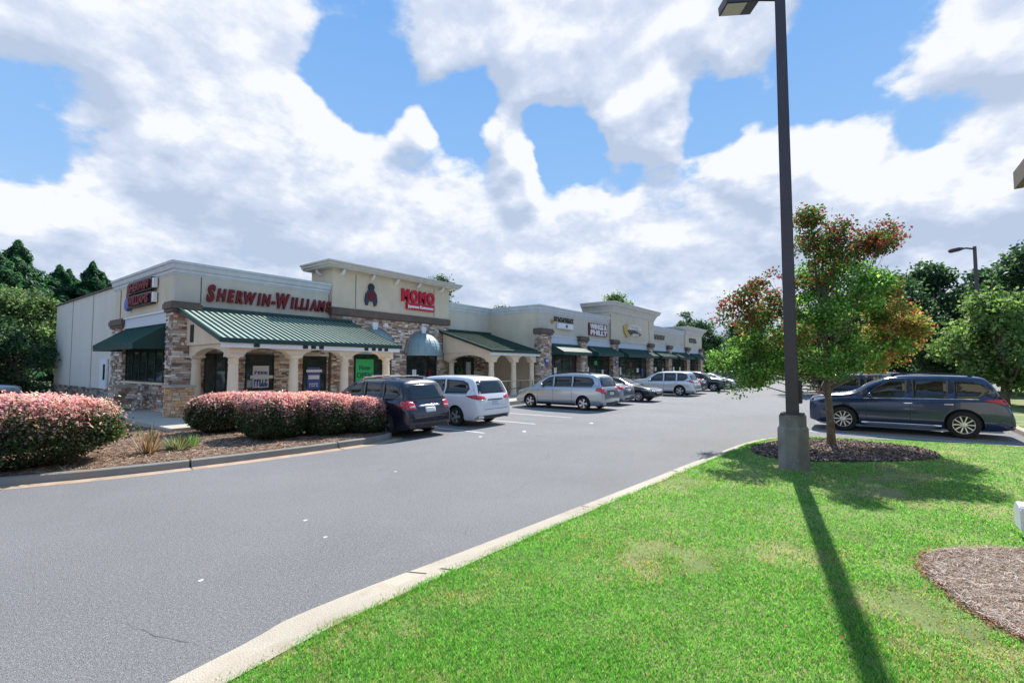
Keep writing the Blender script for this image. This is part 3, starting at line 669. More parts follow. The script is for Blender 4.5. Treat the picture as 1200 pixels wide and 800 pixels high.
# the long wing: parapet, piers, awnings, shop fronts
pb('wall', (27.38, B3, 4.3), (38.69, B3+.3, 6.3), stucco)
pb('wall', (49.31, B3+.002, 4.3), (60.2, B3+.3, 6.3), stucco)
pb('wall', (38.7, B3-.15, 4.3), (49.3, B3+.3, 7.6), stucco_warm)
for u0, u1 in ((38.7, 39.0), (49.0, 49.3)): pb('wall', (u0, B3+.301, 4.3), (u1, 20.6, 7.6), stucco_warm)
pb('wall', (39.01, 20.3, 4.3), (48.99, 20.6, 7.6), stucco_warm)
pb('wall', (60.21, B3-.15, 4.3), (67.5, B3+.3, 6.9), stucco_warm); pb('wall', (60.21, B3+.301, 0), (60.5, 20.6, 6.9), stucco_warm); pb('wall', (67.2, B3+.301, 0), (67.5, 24, 6.9), stucco_warm)
for u in (38.6, 47.6): pb('control_joint', (u if u < 40 else 47.8, B3-.165, 4.5), ((u if u < 40 else 47.8)+.06, B3-.152, 6.7), brown)
cornice(27.38, 38.69, B3, 6.38, P_PAR, left=FV+.0); cornice(49.31, 60.2, B3, 6.42, P_PAR)
cornice(38.7, 49.3, B3-.15, 7.8, P_BIG, left=20.7, right=20.7, m=mat('cornice_big', (.62, .61, .58), .7, var=.05, streak=.12))
cornice(60.21, 67.5, B3-.15, 7.05, P_BIG, left=20.7, right=20.7, m=MATS['cornice_big'])
piers = [(27.2, 28.55), (32.85, 33.95), (38.75, 39.85), (47.5, 48.6), (53.4, 54.5), (60.2, 61.4), (66.3, 67.5)]
for i, (a, b) in enumerate(piers): stone_pier(a, b, B3-.3, B3+.25, TZ, 4.3 if i == 0 else 4.02, True, 'flr')
fronts = [(28.5, 32.9), (33.9, 38.8), (39.8, 47.55), (48.55, 53.45), (54.45, 60.25), (61.35, 66.35)]
for i, (a, b) in enumerate(fronts):
    pb('sign_band', (a, B3-.06, 3.72), (b, B3+.05, 4.24), bandm); pb('band_lip', (a, B3-.12, 4.243), (b, B3+.05, 4.299), whitetrim)
    pb('wall_base', (a, B3+.06, .1), (b, B3+.3, .62), mortar); stones('stone_veneer', (a, B3+.06, 0), (1, 0, 0), b-a, .26, .6, (0, -1, 0))
    window(a+.06, b-.06, .6, 3.72, B3+.12, mull=[k/6 for k in range(1, 6)] if i == 2 else (.25, .5, .75), trans=(2.7,))
    if i == 2: awning(a+.05, (a+b)/2-.03, B3-.1, 2.9, 3.74, 1.2); awning((a+b)/2+.03, b-.05, B3-.1, 2.9, 3.74, 1.2)
    else: awning(a+.05, b-.05, B3-.1, 2.9, 3.74, 1.2)
pb('roof', (28, B3+.31, 5.7), (60.1, FV+.3, 5.8), frame_dark)

# ------------------------------------------------------------------ posters in the windows
def text_obj(s, size, ext, m, name, parent=None, off=0., shear=0., align='LEFT', sx=1.):
    c = bpy.data.curves.new(name, 'FONT'); c.body = s; c.size = size; c.extrude = ext; c.offset = off; c.shear = shear; c.align_x = align; c.resolution_u = 3
    t = bpy.data.objects.new(name, c); col(t); dg = bpy.context.evaluated_depsgraph_get(); me = bpy.data.meshes.new_from_object(t.evaluated_get(dg)); bpy.data.objects.remove(t)
    me.materials.clear(); me.materials.append(m); o = col(bpy.data.objects.new(name, me)); o.scale.x = sx
    if parent: o.parent = parent
    return o
def width(o): xs = [v.co.x for v in o.data.vertices]; return min(xs), max(xs)
def frontal(t, side=False): t.rotation_euler = (0, 0, R(-90) if side else 0)
def letters(root, s, x, z, size, ext, m, off, shear, sx, y=-.06, gap=.06):
    """a word letter by letter along the sign's own x; returns the end"""
    for ch in s:
        o = text_obj(ch, size, ext, m, 'letter', root, off*size, shear); a, b = width(o)
        o.rotation_euler = (R(90), 0, 0); o.scale = (sx, 1, 1); o.location = (x-a*sx, y, z); x += (b-a)*sx+gap*size
    return x
def glyphs(root, x0, x1, z0, z1, m, y=-.05, n=8, name='lettering'):
    """worn lettering too small to read in the photograph"""
    M = MB(); w = (x1-x0)/n
    for i in range(n):
        a = x0+i*w; M.box((a+w*.08, y-.03, z0), (a+w*.3, y+.02, z1)); k = random.random()
        M.box((a+w*.31, y-.028, z1-(z1-z0)*.25), (a+w*.8, y+.02, z1)) if k < .7 else None
        M.box((a+w*.31, y-.028, z0), (a+w*.8, y+.02, z0+(z1-z0)*.22)) if k > .3 else None
        if k > .5: M.box((a+w*.6, y-.027, z0), (a+w*.82, y+.021, z1*.5+z0*.5))
    o = M.build(name, m, root); return o
sg = thing('wall_sign', 'long red SHERWIN-WILLIAMS letter sign on the grey wall above the green porch roof', 'sign', (8.28, FV-.02, 4.92), 0)
x = letters(sg, 'S', 0, -.04, .96, .05, redsign, .05, .2, .74); x = letters(sg, 'HERWIN-', x, 0, .74, .05, redsign, .05, .2, .76)
x = letters(sg, 'W', x, -.04, .96, .05, redsign, .05, .2, .70); x = letters(sg, 'ILLIAMS', x, 0, .74, .05, redsign, .05, .2, .76)
k = 5.85/x
for ch in sg.children: ch.location.x *= k; ch.scale.x *= k
sg = thing('wall_sign', 'two-line dark red paint shop sign with a blue globe emblem on the shaded side wall', 'sign', (7.12, 27.4, 4.85), R(-90))
for z, h, s in ((.62, .42, 'SHERWIN'), (0, .42, 'WILLIAMS')):
    MB().box((-.1, -.18, z-.06), (2.95, .0, z+h+.06)).build('raceway', blacksign, sg)
    o = text_obj(s, .5, .03, redsign, 'lettering', sg, .02, .15); a, b = width(o); o.scale.x = 2.75/(b-a); o.rotation_euler = (R(90), 0, 0); o.location = (.05, -.23, z+.02)
    MB().box((2.952, -.16, z), (3.18, -.02, z+h)).build('raceway_end', whitesign, sg)
M = MB(); M.lathe([(.02, 0), (.30, 0), (.33, .05), (.3, .14), (.02, .16)], (0, 0, 0), 20); g = M.build('globe_emblem', bluesign, sg); g.rotation_euler = (R(90), 0, 0); g.location = (-.42, -.03, .15)
M = MB(); M.prism([(-.62, -.14, .45), (-.22, -.14, .45), (-.12, -.14, .85), (-.28, -.14, 1.1), (-.5, -.14, 1.05)], (0, .1, 0)); M.build('paint_can_emblem', redsign, sg)
sg = thing('wall_sign', 'pink red MOMO sign with a small Japanese Restaurant panel under its letters', 'sign', (18.65, MV-.02, 6.05), 0)
x = letters(sg, 'MOMO', 0, 0, .95, .06, pinksign, .06, 0, .82, gap=.09); k = 2.75/x
for ch in sg.children: ch.location.x *= k; ch.scale.x *= k
MB().box((.35, -.12, -.5), (2.65, 0, -.1)).build('sub_panel', pinksign, sg)
o = text_obj('Japanese Restaurant', .24, .01, whitesign, 'lettering', sg, .012); a, b = width(o); o.scale.x = 2.1/(b-a); o.rotation_euler = (R(90), 0, 0); o.location = (.45, -.135, -.39)
sg = thing('wall_sign', 'dark robed figure emblem with a red chest mounted on the tall beige wall', 'sign', (16.48, MV-.02, 5.5), 0)
M = MB(); M.prism([(-.42, -.1, .25), (-.36, -.1, 0), (-.24, -.1, -.03), (-.18, -.1, .22), (.15, -.1, .22), (.2, -.1, -.03), (.33, -.1, 0), (.4, -.1, .25), (.34, -.1, .62), (.16, -.1, .86), (-.16, -.1, .86), (-.36, -.1, .62)], (0, .09, 0)); M.build('robe', mat('sign_navy', (.03, .035, .08), .5), sg)
M = MB(); M.lathe([(.05, 0), (.2, 0), (.22, .04), (.18, .1), (.04, .11)], (0, 0, 0), 18); g = M.build('head', blacksign, sg); g.rotation_euler = (R(90), 0, 0); g.location = (0, -.01, 1.02)
M = MB(); M.prism([(-.27, -.13, .38), (.24, -.13, .38), (.18, -.13, .66), (0, -.13, .78), (-.2, -.13, .66)], (0, .027, 0)); M.build('red_chest', redsign, sg)
sg = thing('wall_sign', 'black lettered sign over a white rounded box at the corner of the long wing', 'sign', (29.2, B3-.02, 4.85), 0)
glyphs(sg, .1, 3.0, .52, .86, blacksign, n=11); bevel(MB().box((.45, -.2, 0), (2.7, -.0, .42)).build('light_box', whitesign, sg), .05, 3); MB().box((1.5, -.215, .12), (1.8, -.201, .32)).build('blue_mark', bluesign, sg)
MB().tube([(-.35, -.05, .5), (-.1, -.05, .62), (.05, -.05, .45), (-.2, -.05, .35)], .06, 6).build('swirl', goldsign, sg)
sg = thing('wall_sign', 'WINGS & PHILLY sign in white letters on a dark red backing', 'sign', (34.7, B3-.02, 4.65), 0)
MB().box((-.05, -.1, -.02), (3.3, 0, 1.0)).build('backing', mat('sign_maroon', (.16, .02, .03), .5), sg)
for s, z in (('WINGS &', .53), ('PHILLY', .04)):
    o = text_obj(s, .56, .03, whitesign, 'lettering', sg, .022); a, b = width(o); o.scale.x = 3.05/(b-a); o.rotation_euler = (R(90), 0, 0); o.location = (.08, -.14, z)
sg = thing('wall_sign', 'shield shaped sign with gold edge and white letters on the second tower', 'sign', (41.7, B3-.17, 4.95), 0)
MB().prism([(-.5, -.1, .9), (1.0, -.1, 1.15), (1.3, -.1, .55), (1.1, -.1, .0), (.3, -.1, -.15), (-.3, -.1, .3)], (0, .09, 0)).build('gold_shield', goldsign, sg)
glyphs(sg, .3, 3.7, .62, 1.08, whitesign, n=8, y=-.14); MB().prism([(.3, -.13, .5), (2.0, -.13, .62), (3.8, -.13, .25), (3.2, -.13, .1), (2.0, -.13, .35), (1.0, -.13, .1)], (0, .1, 0)).build('swoosh', blacksign, sg); glyphs(sg, 1.5, 3.0, .02, .26, whitesign, n=5, y=-.16)
sg = thing('wall_sign', 'dark bronze lettered sign on the low parapet between the two towers', 'sign', (49.6, B3-.02, 5.0), 0)
glyphs(sg, 0, 3.4, 0, .5, mat('sign_bronze', (.10, .08, .06), .5), n=8)
sg = thing('wall_sign', 'dark blue lettered sign on the farthest small tower', 'sign', (61.6, B3-.17, 5.1), 0)
glyphs(sg, 0, 3.2, 0, .55, mat('sign_navy', (.03, .035, .08), .5), n=6)
def poster(name, label, u, z, w, h, v, m):
    t = thing(name, label, 'poster', (u, v, z)); bevel(MB().box((0, -.03, 0), (w, -.004, h)).build('panel', m, t), .004, 1); return t
t = poster('poster', 'white and blue paint poster on a stand inside the first porch window', 10.28, 1.12, .72, 1.0, FV-.03, whitesign)
glyphs(t, .06, .66, .62, .74, bluesign, n=4, y=-.05); MB().box((-.12, -.06, .42), (.9, -.035, .56)).build('white_band', whitesign, t); glyphs(t, .05, .67, .05, .38, bluesign, n=5, y=-.04)
t = poster('poster', 'dark blue poster with white bands in the second porch window', 12.9, .95, .7, 1.1, FV-.03, bluesign)
MB().box((-.06, -.06, .85), (.78, -.034, .98)).build('white_band', whitesign, t); MB().box((.06, -.05, .5), (.64, -.034, .7)).build('white_band', whitesign, t); glyphs(t, .1, .6, .12, .3, whitesign, n=4, y=-.04)
t = poster('poster', 'bright green Now OPEN sign in the window behind the porch end', 15.66, 1.05, 1.15, 1.45, MV-.0, greensign)
t.location = (15.58, MV-.005, 1.05)
for s, z, sz in (('Now', .85, .36), ('OPEN', .42, .40)):
    o = text_obj(s, sz, .008, mat('sign_dark_green', (.01, .12, .05), .5), 'lettering', t, .01, align='CENTER'); o.rotation_euler = (R(90), 0, 0); o.location = (.57, -.04, z)
t = thing('wreath', 'round green wreath with a red bow hanging in the second porch doorway', 'wreath', (23.95, FV-.05, 1.85))
M = MB(); M.tube([(.24*math.cos(a), -.03, .24*math.sin(a)) for a in [2*math.pi*k/16 for k in range(17)]], .06, 6); M.build('ring', mat('wreath_green', (.05, .2, .06), .8), t); MB().box((-.12, -.1, .14), (.14, -.02, .3)).build('bow', redsign, t)
for (x, z, w, h, m_) in [(29.5, 1.5, .35, .5, whitesign), (30.6, 1.1, .5, .3, bluesign), (34.6, 1.6, .3, .45, whitesign), (35.9, 2.2, .5, .35, greensign), (37.3, 1.2, .3, .6, whitesign), (41.0, 1.3, .3, .7, whitesign), (43.2, 2.0, .6, .5, redsign), (45.0, 1.5, .5, .4, whitesign), (46.3, 1.1, .3, .8, bluesign), (50, 1.6, .5, .4, whitesign), (52.3, 1.2, .4, .7, whitesign), (56, 1.5, .5, .5, whitesign), (58.4, 1.3, .4, .7, whitesign)]:
    pb('window_notice', (x, B3+.075, z), (x+w, B3+.10, z+h), m_)
for (x, z, w, h, m_) in [(19.6, 1.5, .3, .4, whitesign), (20.9, 1.3, .25, .6, redsign), (24.7, 1.2, .45, 1.2, bandm), (19.4, .95, .3, .3, pinksign)]:
    pb('window_notice', (x, MV-.03 if x < 22 else FV-.01, z), (x+w, MV-.005 if x < 22 else FV+.015, z+h), m_)
for (x, y, lab) in [(27.75, B3-.42, 'blue and white accessible bay sign on the corner stone pier'), (39.2, B3-.42, 'blue accessible bay sign on the pier before the second tower')]:
    t = thing('parking_sign', lab, 'sign', (x, y, 2.15)); bevel(MB().box((-.16, 0, 0), (.16, .02, .5)).build('plate', bluesign, t), .004, 1); MB().box((-.1, -.01, .28), (.1, -.001, .42)).build('white_symbol', whitesign, t)
# railings
t = thing('handrail', 'thin dark metal handrail in front of the second porch', 'railing', (21.2, 17.1, TZ-.0))
M = MB()
for z in (.5, .95): M.tube([(0, 0, z), (5.2, 0, z)], .022, 6)
M.build('rail', black, t)
for i in range(5): MB().tube([(i*1.3, 0, 0), (i*1.3, 0, .95)], .022, 6).build('post', black, t)
# corner of the building that stands next to the camera
NB = thing('neighbouring_building', 'roof corner of a neighbouring building with brown fascia and tan soffit', 'building', (5, -6, 0))
def nb(o): o.parent = NB; o.matrix_parent_inverse = Matrix.Translation((-5, 6, 0)); return o
nb(box('wall', (-6, -14, 0), (11.7, -3.2, 5.4), stucco_warm))
nb(box('soffit', (-7, -14.5, 5.42), (12.45, -2.45, 5.5), mat('tan_soffit', (.62, .48, .26), .8)))
nb(box('fascia', (-7.1, -2.44, 5.40), (12.6, -2.32, 5.72), mat('brown_fascia', (.17, .13, .10), .7, streak=.3)))
nb(box('fascia', (12.46, -14.6, 5.40), (12.58, -2.445, 5.72), MATS['brown_fascia']))
nb(MB().prism([(-7, -2.4, 5.73), (-7, -14.6, 5.73), (-7, -8.5, 8.2)], (19.6, 0, 0)).build('roof', frame_dark))
# ------------------------------------------------------------------ vehicles (local: nose towards +Y, origin on the ground)
def interp(keys, y):
    xs = [k[0] for k in keys]; zs = [k[1] for k in keys]; return float(np.interp(y, xs, zs))
VAN = dict(L=5.1, W=1.97, top=[(0, .62), (.04, .74), (.3, .93), (.8, 1.06), (1.12, 1.15), (1.5, 1.38), (1.95, 1.62), (2.4, 1.71), (3.0, 1.745), (3.9, 1.74), (4.55, 1.69), (4.72, 1.63), (4.80, 1.5), (4.96, 1.08), (5.03, .98), (5.07, .9), (5.1, .62)],
    belt=[(0, .6), (.3, .88), (1.1, 1.04), (3, 1.1), (4.8, 1.12), (5.0, .93), (5.1, .6)], wf=.98, wr=4.02, R=.335,
    side=[[(1.55, 1.12), (1.75, 1.34), (2.02, 1.54), (2.32, 1.6), (2.32, 1.12)], [(2.40, 1.12), (2.40, 1.6), (3.38, 1.62), (3.38, 1.13)], [(3.46, 1.13), (3.46, 1.62), (4.25, 1.585), (4.5, 1.5), (4.58, 1.3), (4.5, 1.15)]], doors=[1.45, 2.36, 3.42], handles=[2.15, 2.55])
SUV = dict(L=4.75, W=1.9, top=[(0, .78), (.02, .96), (.10, 1.05), (.5, 1.12), (1.0, 1.17), (1.2, 1.22), (1.65, 1.50), (2.0, 1.65), (2.4, 1.71), (3.2, 1.725), (3.95, 1.70), (4.24, 1.66), (4.33, 1.54), (4.5, 1.13), (4.6, 1.02), (4.68, .92), (4.75, .6)],
    belt=[(0, .70), (.10, .96), (1.0, 1.01), (3, 1.03), (4.3, 1.07), (4.6, .96), (4.75, .58)], wf=.90, wr=3.70, R=.372,
    side=[[(1.42, 1.05), (1.74, 1.34), (2.08, 1.58), (2.50, 1.63), (2.50, 1.05)], [(2.59, 1.05), (2.59, 1.63), (3.42, 1.625), (3.42, 1.07)], [(3.52, 1.07), (3.52, 1.62), (3.95, 1.59), (4.20, 1.50), (4.26, 1.28), (4.05, 1.11)]], doors=[1.5, 2.55, 3.52], handles=[2.4, 3.3])
SED = dict(L=4.88, W=1.84, top=[(0, .55), (.04, .68), (.25, .80), (.8, .90), (1.25, .96), (1.45, 1.02), (1.85, 1.22), (2.2, 1.38), (2.6, 1.44), (3.1, 1.44), (3.5, 1.38), (3.9, 1.22), (4.2, 1.09), (4.35, 1.06), (4.78, 1.02), (4.84, .9), (4.88, .55)],
    belt=[(0, .53), (.25, .76), (1.2, .90), (3, .96), (4.2, 1.0), (4.78, .96), (4.88, .53)], wf=.93, wr=3.78, R=.33,
    side=[[(1.75, .99), (2.05, 1.2), (2.4, 1.33), (2.68, 1.35), (2.68, 1.0)], [(2.76, 1.0), (2.76, 1.35), (3.15, 1.34), (3.5, 1.26), (3.72, 1.05)]], doors=[1.6, 2.72, 3.6], handles=[2.5, 3.4])
BOXY = dict(L=5.0, W=1.98, top=[(0, .7), (.04, .98), (.2, 1.08), (.8, 1.14), (1.2, 1.18), (1.42, 1.25), (1.8, 1.58), (2.05, 1.74), (2.5, 1.80), (3.6, 1.82), (4.5, 1.79), (4.66, 1.72), (4.76, 1.5), (4.86, 1.15), (4.92, 1.05), (4.96, .9), (5.0, .62)],
    belt=[(0, .68), (.2, 1.0), (1.3, 1.12), (3, 1.16), (4.7, 1.17), (4.9, .98), (5.0, .6)], wf=.9, wr=3.85, R=.385,
    side=[[(1.78, 1.18), (1.95, 1.42), (2.15, 1.66), (2.5, 1.68), (2.5, 1.18)], [(2.6, 1.18), (2.6, 1.68), (3.45, 1.69), (3.45, 1.19)], [(3.55, 1.19), (3.55, 1.69), (4.42, 1.66), (4.6, 1.55), (4.62, 1.22)]], doors=[1.66, 2.55, 3.5], handles=[2.35, 3.25])
def car(name, spec, u, v, nose, pm, label, cat, tail='wrap', scale=(1, 1, 1), group=None, spokes=5, rack=False, clad=False, grille_m=None, lite=False, tailm=None):
    t = thing(name, label, cat, (u, v, 0), nose, group); L = spec['L']; Wd = spec['W']/2
    Y = lambda f: L/2-f                                  # f measured from the nose
    top = spec['top']; belt = spec['belt']
    fs = [0]
    for a, b in zip(top[:-1], top[1:]):
        n = max(1, int((b[0]-a[0])/.07)); fs += [a[0]+(b[0]-a[0])*(k+1)/n for k in range(n)]
    fs = np.array(fs); zt = np.array([interp(top, f) for f in fs]); zb = np.array([interp(belt, f) for f in fs])
    ker = np.array([.25, .5, .25])
    for _ in range(2): zt[1:-1] = np.convolve(zt, ker, 'valid'); zb[1:-1] = np.convolve(zb, ker, 'valid')
    V = []; ns = 0
    for f, T, B in zip(fs, zt, zb):
        tt = abs(2*f/L-1); w = Wd*(1-.045*tt**3-.09*tt**16-.06*tt**60); lo = .20+.10*tt**10; B = min(B, T-.025); h = T-B
        wb = w*.965; wr = wb-.30*h*(1-.1*h); r = min(.10, h*.42)
        half = [(0, lo), (w*.72, lo), (w*.92, lo+.02), (w*.975, lo+.10), (w*.992, lo+(B-lo)*.33), (w, lo+(B-lo)*.55), (w*.998, lo+(B-lo)*.74), (w*.99, B-.07), (wb+.008, B-.02), (wb-.012, B+.006), (wb-.03-.12*h, B+h*.33), (wr+.055*min(1, h*3), B+h*.66), (wr+.01, T-r*.75), (wr-.05, T-r*.32), (wr-.13, T-r*.08), (wr*.45, T+.012*min(1, h*4)), (0, T+.018*min(1, h*4))]
        if h < .12:
            k_ = 1-h/.12
            for q, (fx) in zip(range(10, 16), (.93, .86, .78, .68, .52, .3)):
                x0, z0 = half[q]; half[q] = (x0*(1-k_)+wb*fx*k_, z0*(1-k_)+(B+(T-B)*(1-fx**3)**.8)*k_)
        ring = [(x, z) for x, z in half]+[(-x, z) for x, z in half[-2:0:-1]]; ns = len(ring)
        V += [(x, Y(f), z) for x, z in ring]
    n = len(fs); F = []
    for i in range(n-1):
        for j in range(ns): a = i*ns+j; b = i*ns+(j+1) % ns; F.append((a, b, b+ns, a+ns))
    F.append(tuple(range(ns))[::-1]); F.append(tuple((n-1)*ns+j for j in range(ns)))
    body = mesh_obj('body', V, F, [pm, black], None, True)
    bvh = BVHTree.FromPolygons([v.co.copy() for v in body.data.vertices], [tuple(p.vertices) for p in body.data.polygons])
    # wheel arches
    cut = MB(); R_ = spec['R']
    for f in (spec['wf'], spec['wr']):
        for s in (-1, 1):
            x0, x1 = (Wd-.27, Wd+.2) if s > 0 else (-Wd-.2, -Wd+.27); cut.lathe([(R_+.055, x0), (R_+.055, x1)], (0, Y(f), R_+.01), 28, 'x')
    co = mesh_obj('cutter', cut.v, cut.f, [black]); mod = body.modifiers.new('b', 'BOOLEAN'); mod.object = co; mod.operation = 'DIFFERENCE'; mod.solver = 'EXACT'; mod.material_mode = 'TRANSFER'
    dg = bpy.context.evaluated_depsgraph_get(); me = bpy.data.meshes.new_from_object(body.evaluated_get(dg)); body.modifiers.clear(); body.data = me; bpy.data.objects.remove(co); me.name = 'body'
    for p in me.polygons: p.use_smooth = True
    me.set_sharp_from_angle(angle=R(38)); body.parent = t
    def shoot(axis, a, b):
        if axis in 'LR': s = -1 if axis == 'L' else 1; o, d = Vector((s*3, Y(a), b)), Vector((-s, 0, 0))
        elif axis == 'F': o, d = Vector((a, 5, b)), Vector((0, -1, 0))
        elif axis == 'B': o, d = Vector((a, -5, b)), Vector((0, 1, 0))
        else: o, d = Vector((a, Y(b), 4)), Vector((0, 0, -1))
        h = bvh.ray_cast(o, d)
        if h[0] is None:
            q = bvh.find_nearest(o+d*(2.2 if axis in 'LR' else 2.6)); return q[0], q[1]
        nn = h[1] if h[1].dot(d) < 0 else -h[1]
        return h[0], nn
    def panel(pname, polys, m, off=.006, parent=t, dense=.05):
        M = MB()
        for axis, poly in polys:
            P = []
            for i in range(len(poly)):
                a = Vector(poly[i]); b = Vector(poly[(i+1) % len(poly)]); k = max(1, int((b-a).length/dense)); P += [a.lerp(b, q/k) for q in range(k)]
            c = sum(P, Vector((0, 0)))/len(P); N = len(P); rings = []
            for r in (1.0, .72, .42, .16):
                rings.append([c+(p-c)*r for p in P])
            base = len(M.v)
            for q, ring in enumerate([rings[0]]+rings):
                for p in ring:
                    hp, hn = shoot(axis, p.x, p.y); M.v.append(tuple(hp+hn*(off if q else -.012)))
            hp, hn = shoot(axis, c.x, c.y); M.v.append(tuple(hp+hn*off)); cc = len(M.v)-1
            for q in range(4):
                for j in range(N): a = base+q*N+j; b = base+q*N+(j+1) % N; M.f.append((a, b, b+N, a+N))
            for j in range(N): M.f.append((base+4*N+j, base+4*N+(j+1) % N, cc))
        return M.build(pname, m, parent, True)
    def zt_(f): return interp(top, f)
    # glass
    cowl = [k for k in top if k[1] > 1.0*(1.0 if spec is not SED else .97)]
    wsb, wst = spec.get('ws', {id(VAN): (1.22, 2.0), id(SUV): (1.24, 2.02), id(SED): (1.5, 2.3), id(BOXY): (1.46, 2.02)}[id(spec)])
    zb0, zt0 = zt_(wsb)+.02, zt_(wst)-.02
    hb = Wd*.80; ht = Wd*.66
    panel('windscreen', [('T', [(-hb, wsb+.03), (hb, wsb+.03), (ht, wst), (-ht, wst)])], glass, .005)
    rz = {id(VAN): (1.14, 1.58), id(SUV): (1.12, 1.58), id(SED): (1.10, 1.38), id(BOXY): (1.2, 1.66)}[id(spec)]
    if spec is SED: panel('rear_window', [('T', [(-hb*.9, 4.12), (hb*.9, 4.12), (ht*.95, 3.42), (-ht*.95, 3.42)])], glass, .005)
    else: panel('rear_window', [('B', [(-Wd*.80, rz[0]), (Wd*.80, rz[0]), (Wd*.70, rz[1]-.03), (Wd*.6, rz[1]), (-Wd*.6, rz[1]), (-Wd*.70, rz[1]-.03)])], glass, .005)
    for s in 'LR':
        for w_ in spec['side']: panel('side_window', [(s, w_)], glass, .006)
        g = spec['side']; x0 = g[0][0][0]+.15; x1 = g[-1][-1][0]
        if not lite:
            for d in spec['doors']: panel('door_gap', [(s, [(d-.006, .32 if d < spec['wr']-.5 else .80), (d+.006, .32 if d < spec['wr']-.5 else .80), (d+.006, 1.0), (d-.006, 1.0)])], black, .002, dense=.12)
            for hd in spec['handles']: panel('door_handle', [(s, [(hd, .90), (hd+.2, .905), (hd+.2, .935), (hd, .93)])], chrome if clad else pm, .03)
            panel('sill', [(s, [(spec['wf']+R_+.1, .22), (spec['wr']-R_-.1, .22), (spec['wr']-R_-.1, .33), (spec['wf']+R_+.1, .33)])], chrome if clad == 2 else black, .012)
            panel('window_trim', [(s, [(g[0][0][0]+.02, g[0][0][1]-.035), (x1, g[-1][-1][1]-.035), (x1, g[-1][-1][1]-.018), (g[0][0][0]+.02, g[0][0][1]-.018)])], chrome if clad == 2 else black, .006)
    # lights, bumpers, plate
    zh = zt_(.3)-.14; sg_ = {'L': -1, 'R': 1}
    tm = tailm or red_lens
    for s in 'LR':
        k = sg_[s]
        panel('headlight', [('F', [(k*Wd*.52, zh-.06), (k*Wd*.82, zh-.07), (k*Wd*.84, zh+.06), (k*Wd*.5, zh+.04)]), (s, [(.12, zh-.06), (.55, zh+.05), (.52, zh+.1), (.14, zh+.05)])], clear_lens, .008)
        if tail == 'wrap': P = [('B', [(k*Wd*.50, .95), (k*Wd*.88, .94), (k*Wd*.90, 1.10), (k*Wd*.55, 1.04)]), (s, [(L-.62, 1.06), (L-.12, .93), (L-.14, 1.10)])]
        elif tail == 'tall': P = [('B', [(k*Wd*.80, .80), (k*Wd*.97, .80), (k*Wd*.93, 1.14), (k*Wd*.80, 1.14)]), (s, [(L-.2, .82), (L-.04, .82), (L-.1, 1.14), (L-.18, 1.14)])]
        else: P = [('B', [(k*Wd*.58, .84), (k*Wd*.92, .84), (k*Wd*.90, 1.08), (k*Wd*.62, 1.06)]), (s, [(L-.42, .95), (L-.06, .86), (L-.10, 1.08), (L-.36, 1.08)])]
        tl = panel('taillight', P, tm, .012)
        panel('reverse_lamp', [('B', [(k*Wd*.62, .90), (k*Wd*.82, .89), (k*Wd*.82, .93), (k*Wd*.64, .94)])], clear_lens, .018, tl)
    panel('number_plate', [('B', [(-.2, .74), (.2, .74), (.2, .88), (-.2, .88)])], plate_m, .012)
    panel('boot_trim', [('B', [(-.42, .91), (.42, .91), (.40, .95), (-.40, .95)])], chrome if clad else black, .02)
    panel('rear_bumper', [('B', [(-Wd*.9, .30), (Wd*.9, .30), (Wd*.88, .40), (-Wd*.88, .40)])], black, .02)
    panel('hatch_gap', [('B', [(-Wd*.8, .60), (Wd*.8, .60), (Wd*.8, .612), (-Wd*.8, .612)])], black, .003, dense=.12)
    panel('grille', [('F', [(-Wd*.38, zh-.16), (Wd*.38, zh-.16), (Wd*.46, zh+.05), (-Wd*.46, zh+.05)])], grille_m or black, .012)
    panel('lower_grille', [('F', [(-Wd*.6, .34), (Wd*.6, .34), (Wd*.55, .48), (-Wd*.55, .48)])], black, .012)
    for s in (-1, 1):
        zc = interp(belt, spec['side'][0][0][0])+.09; M = MB(); M.lathe([(.02, 0), (.07, .01), (.09, .06), (.075, .13), (.02, .16)], (0, 0, 0), 12)
        mr = M.build('wing_mirror', pm, t, True); mr.scale = (1.25, .75, 1); mr.location = (s*(Wd+.02)-(.0), Y(spec['side'][0][0][0]+.18), zc-.07)
        MB().box((min(s*(Wd-.12), s*(Wd+.0)), Y(spec['side'][0][0][0]+.2), zc-.03), (max(s*(Wd-.12), s*(Wd+.0)), Y(spec['side'][0][0][0]+.14), zc+.0)).build('mirror_stalk', black, t)
    if spec is not SED:
        M = MB(); M.tube([(0, -L/2+.33, 1.18), (.22, -L/2+.32, 1.2), (.36, -L/2+.34, 1.2)], .014, 5); M.build('rear_wiper', black, t)
    if rack:
        for s in (-1, 1):
            x = s*(Wd*.62); zr = lambda f: shoot('T', x, f)[0].z
            M = MB(); M.tube([(x, Y(2.15), zr(2.15)), (x, Y(2.3), zr(2.3)+.06), (x, Y(3.0), zr(3.0)+.07), (x, Y(L-1.0), zr(L-1.0)+.06), (x, Y(L-.8), zr(L-.8))], .02, 6); M.build('roof_rail', chrome if rack == 1 else black, t)
        if rack == 1:
            for f in (2.6, 3.5): MB().tube([(-Wd*.62, Y(f), zr(f)+.08), (Wd*.62, Y(f), zr(f)+.08)], .018, 6).build('crossbar', black, t)
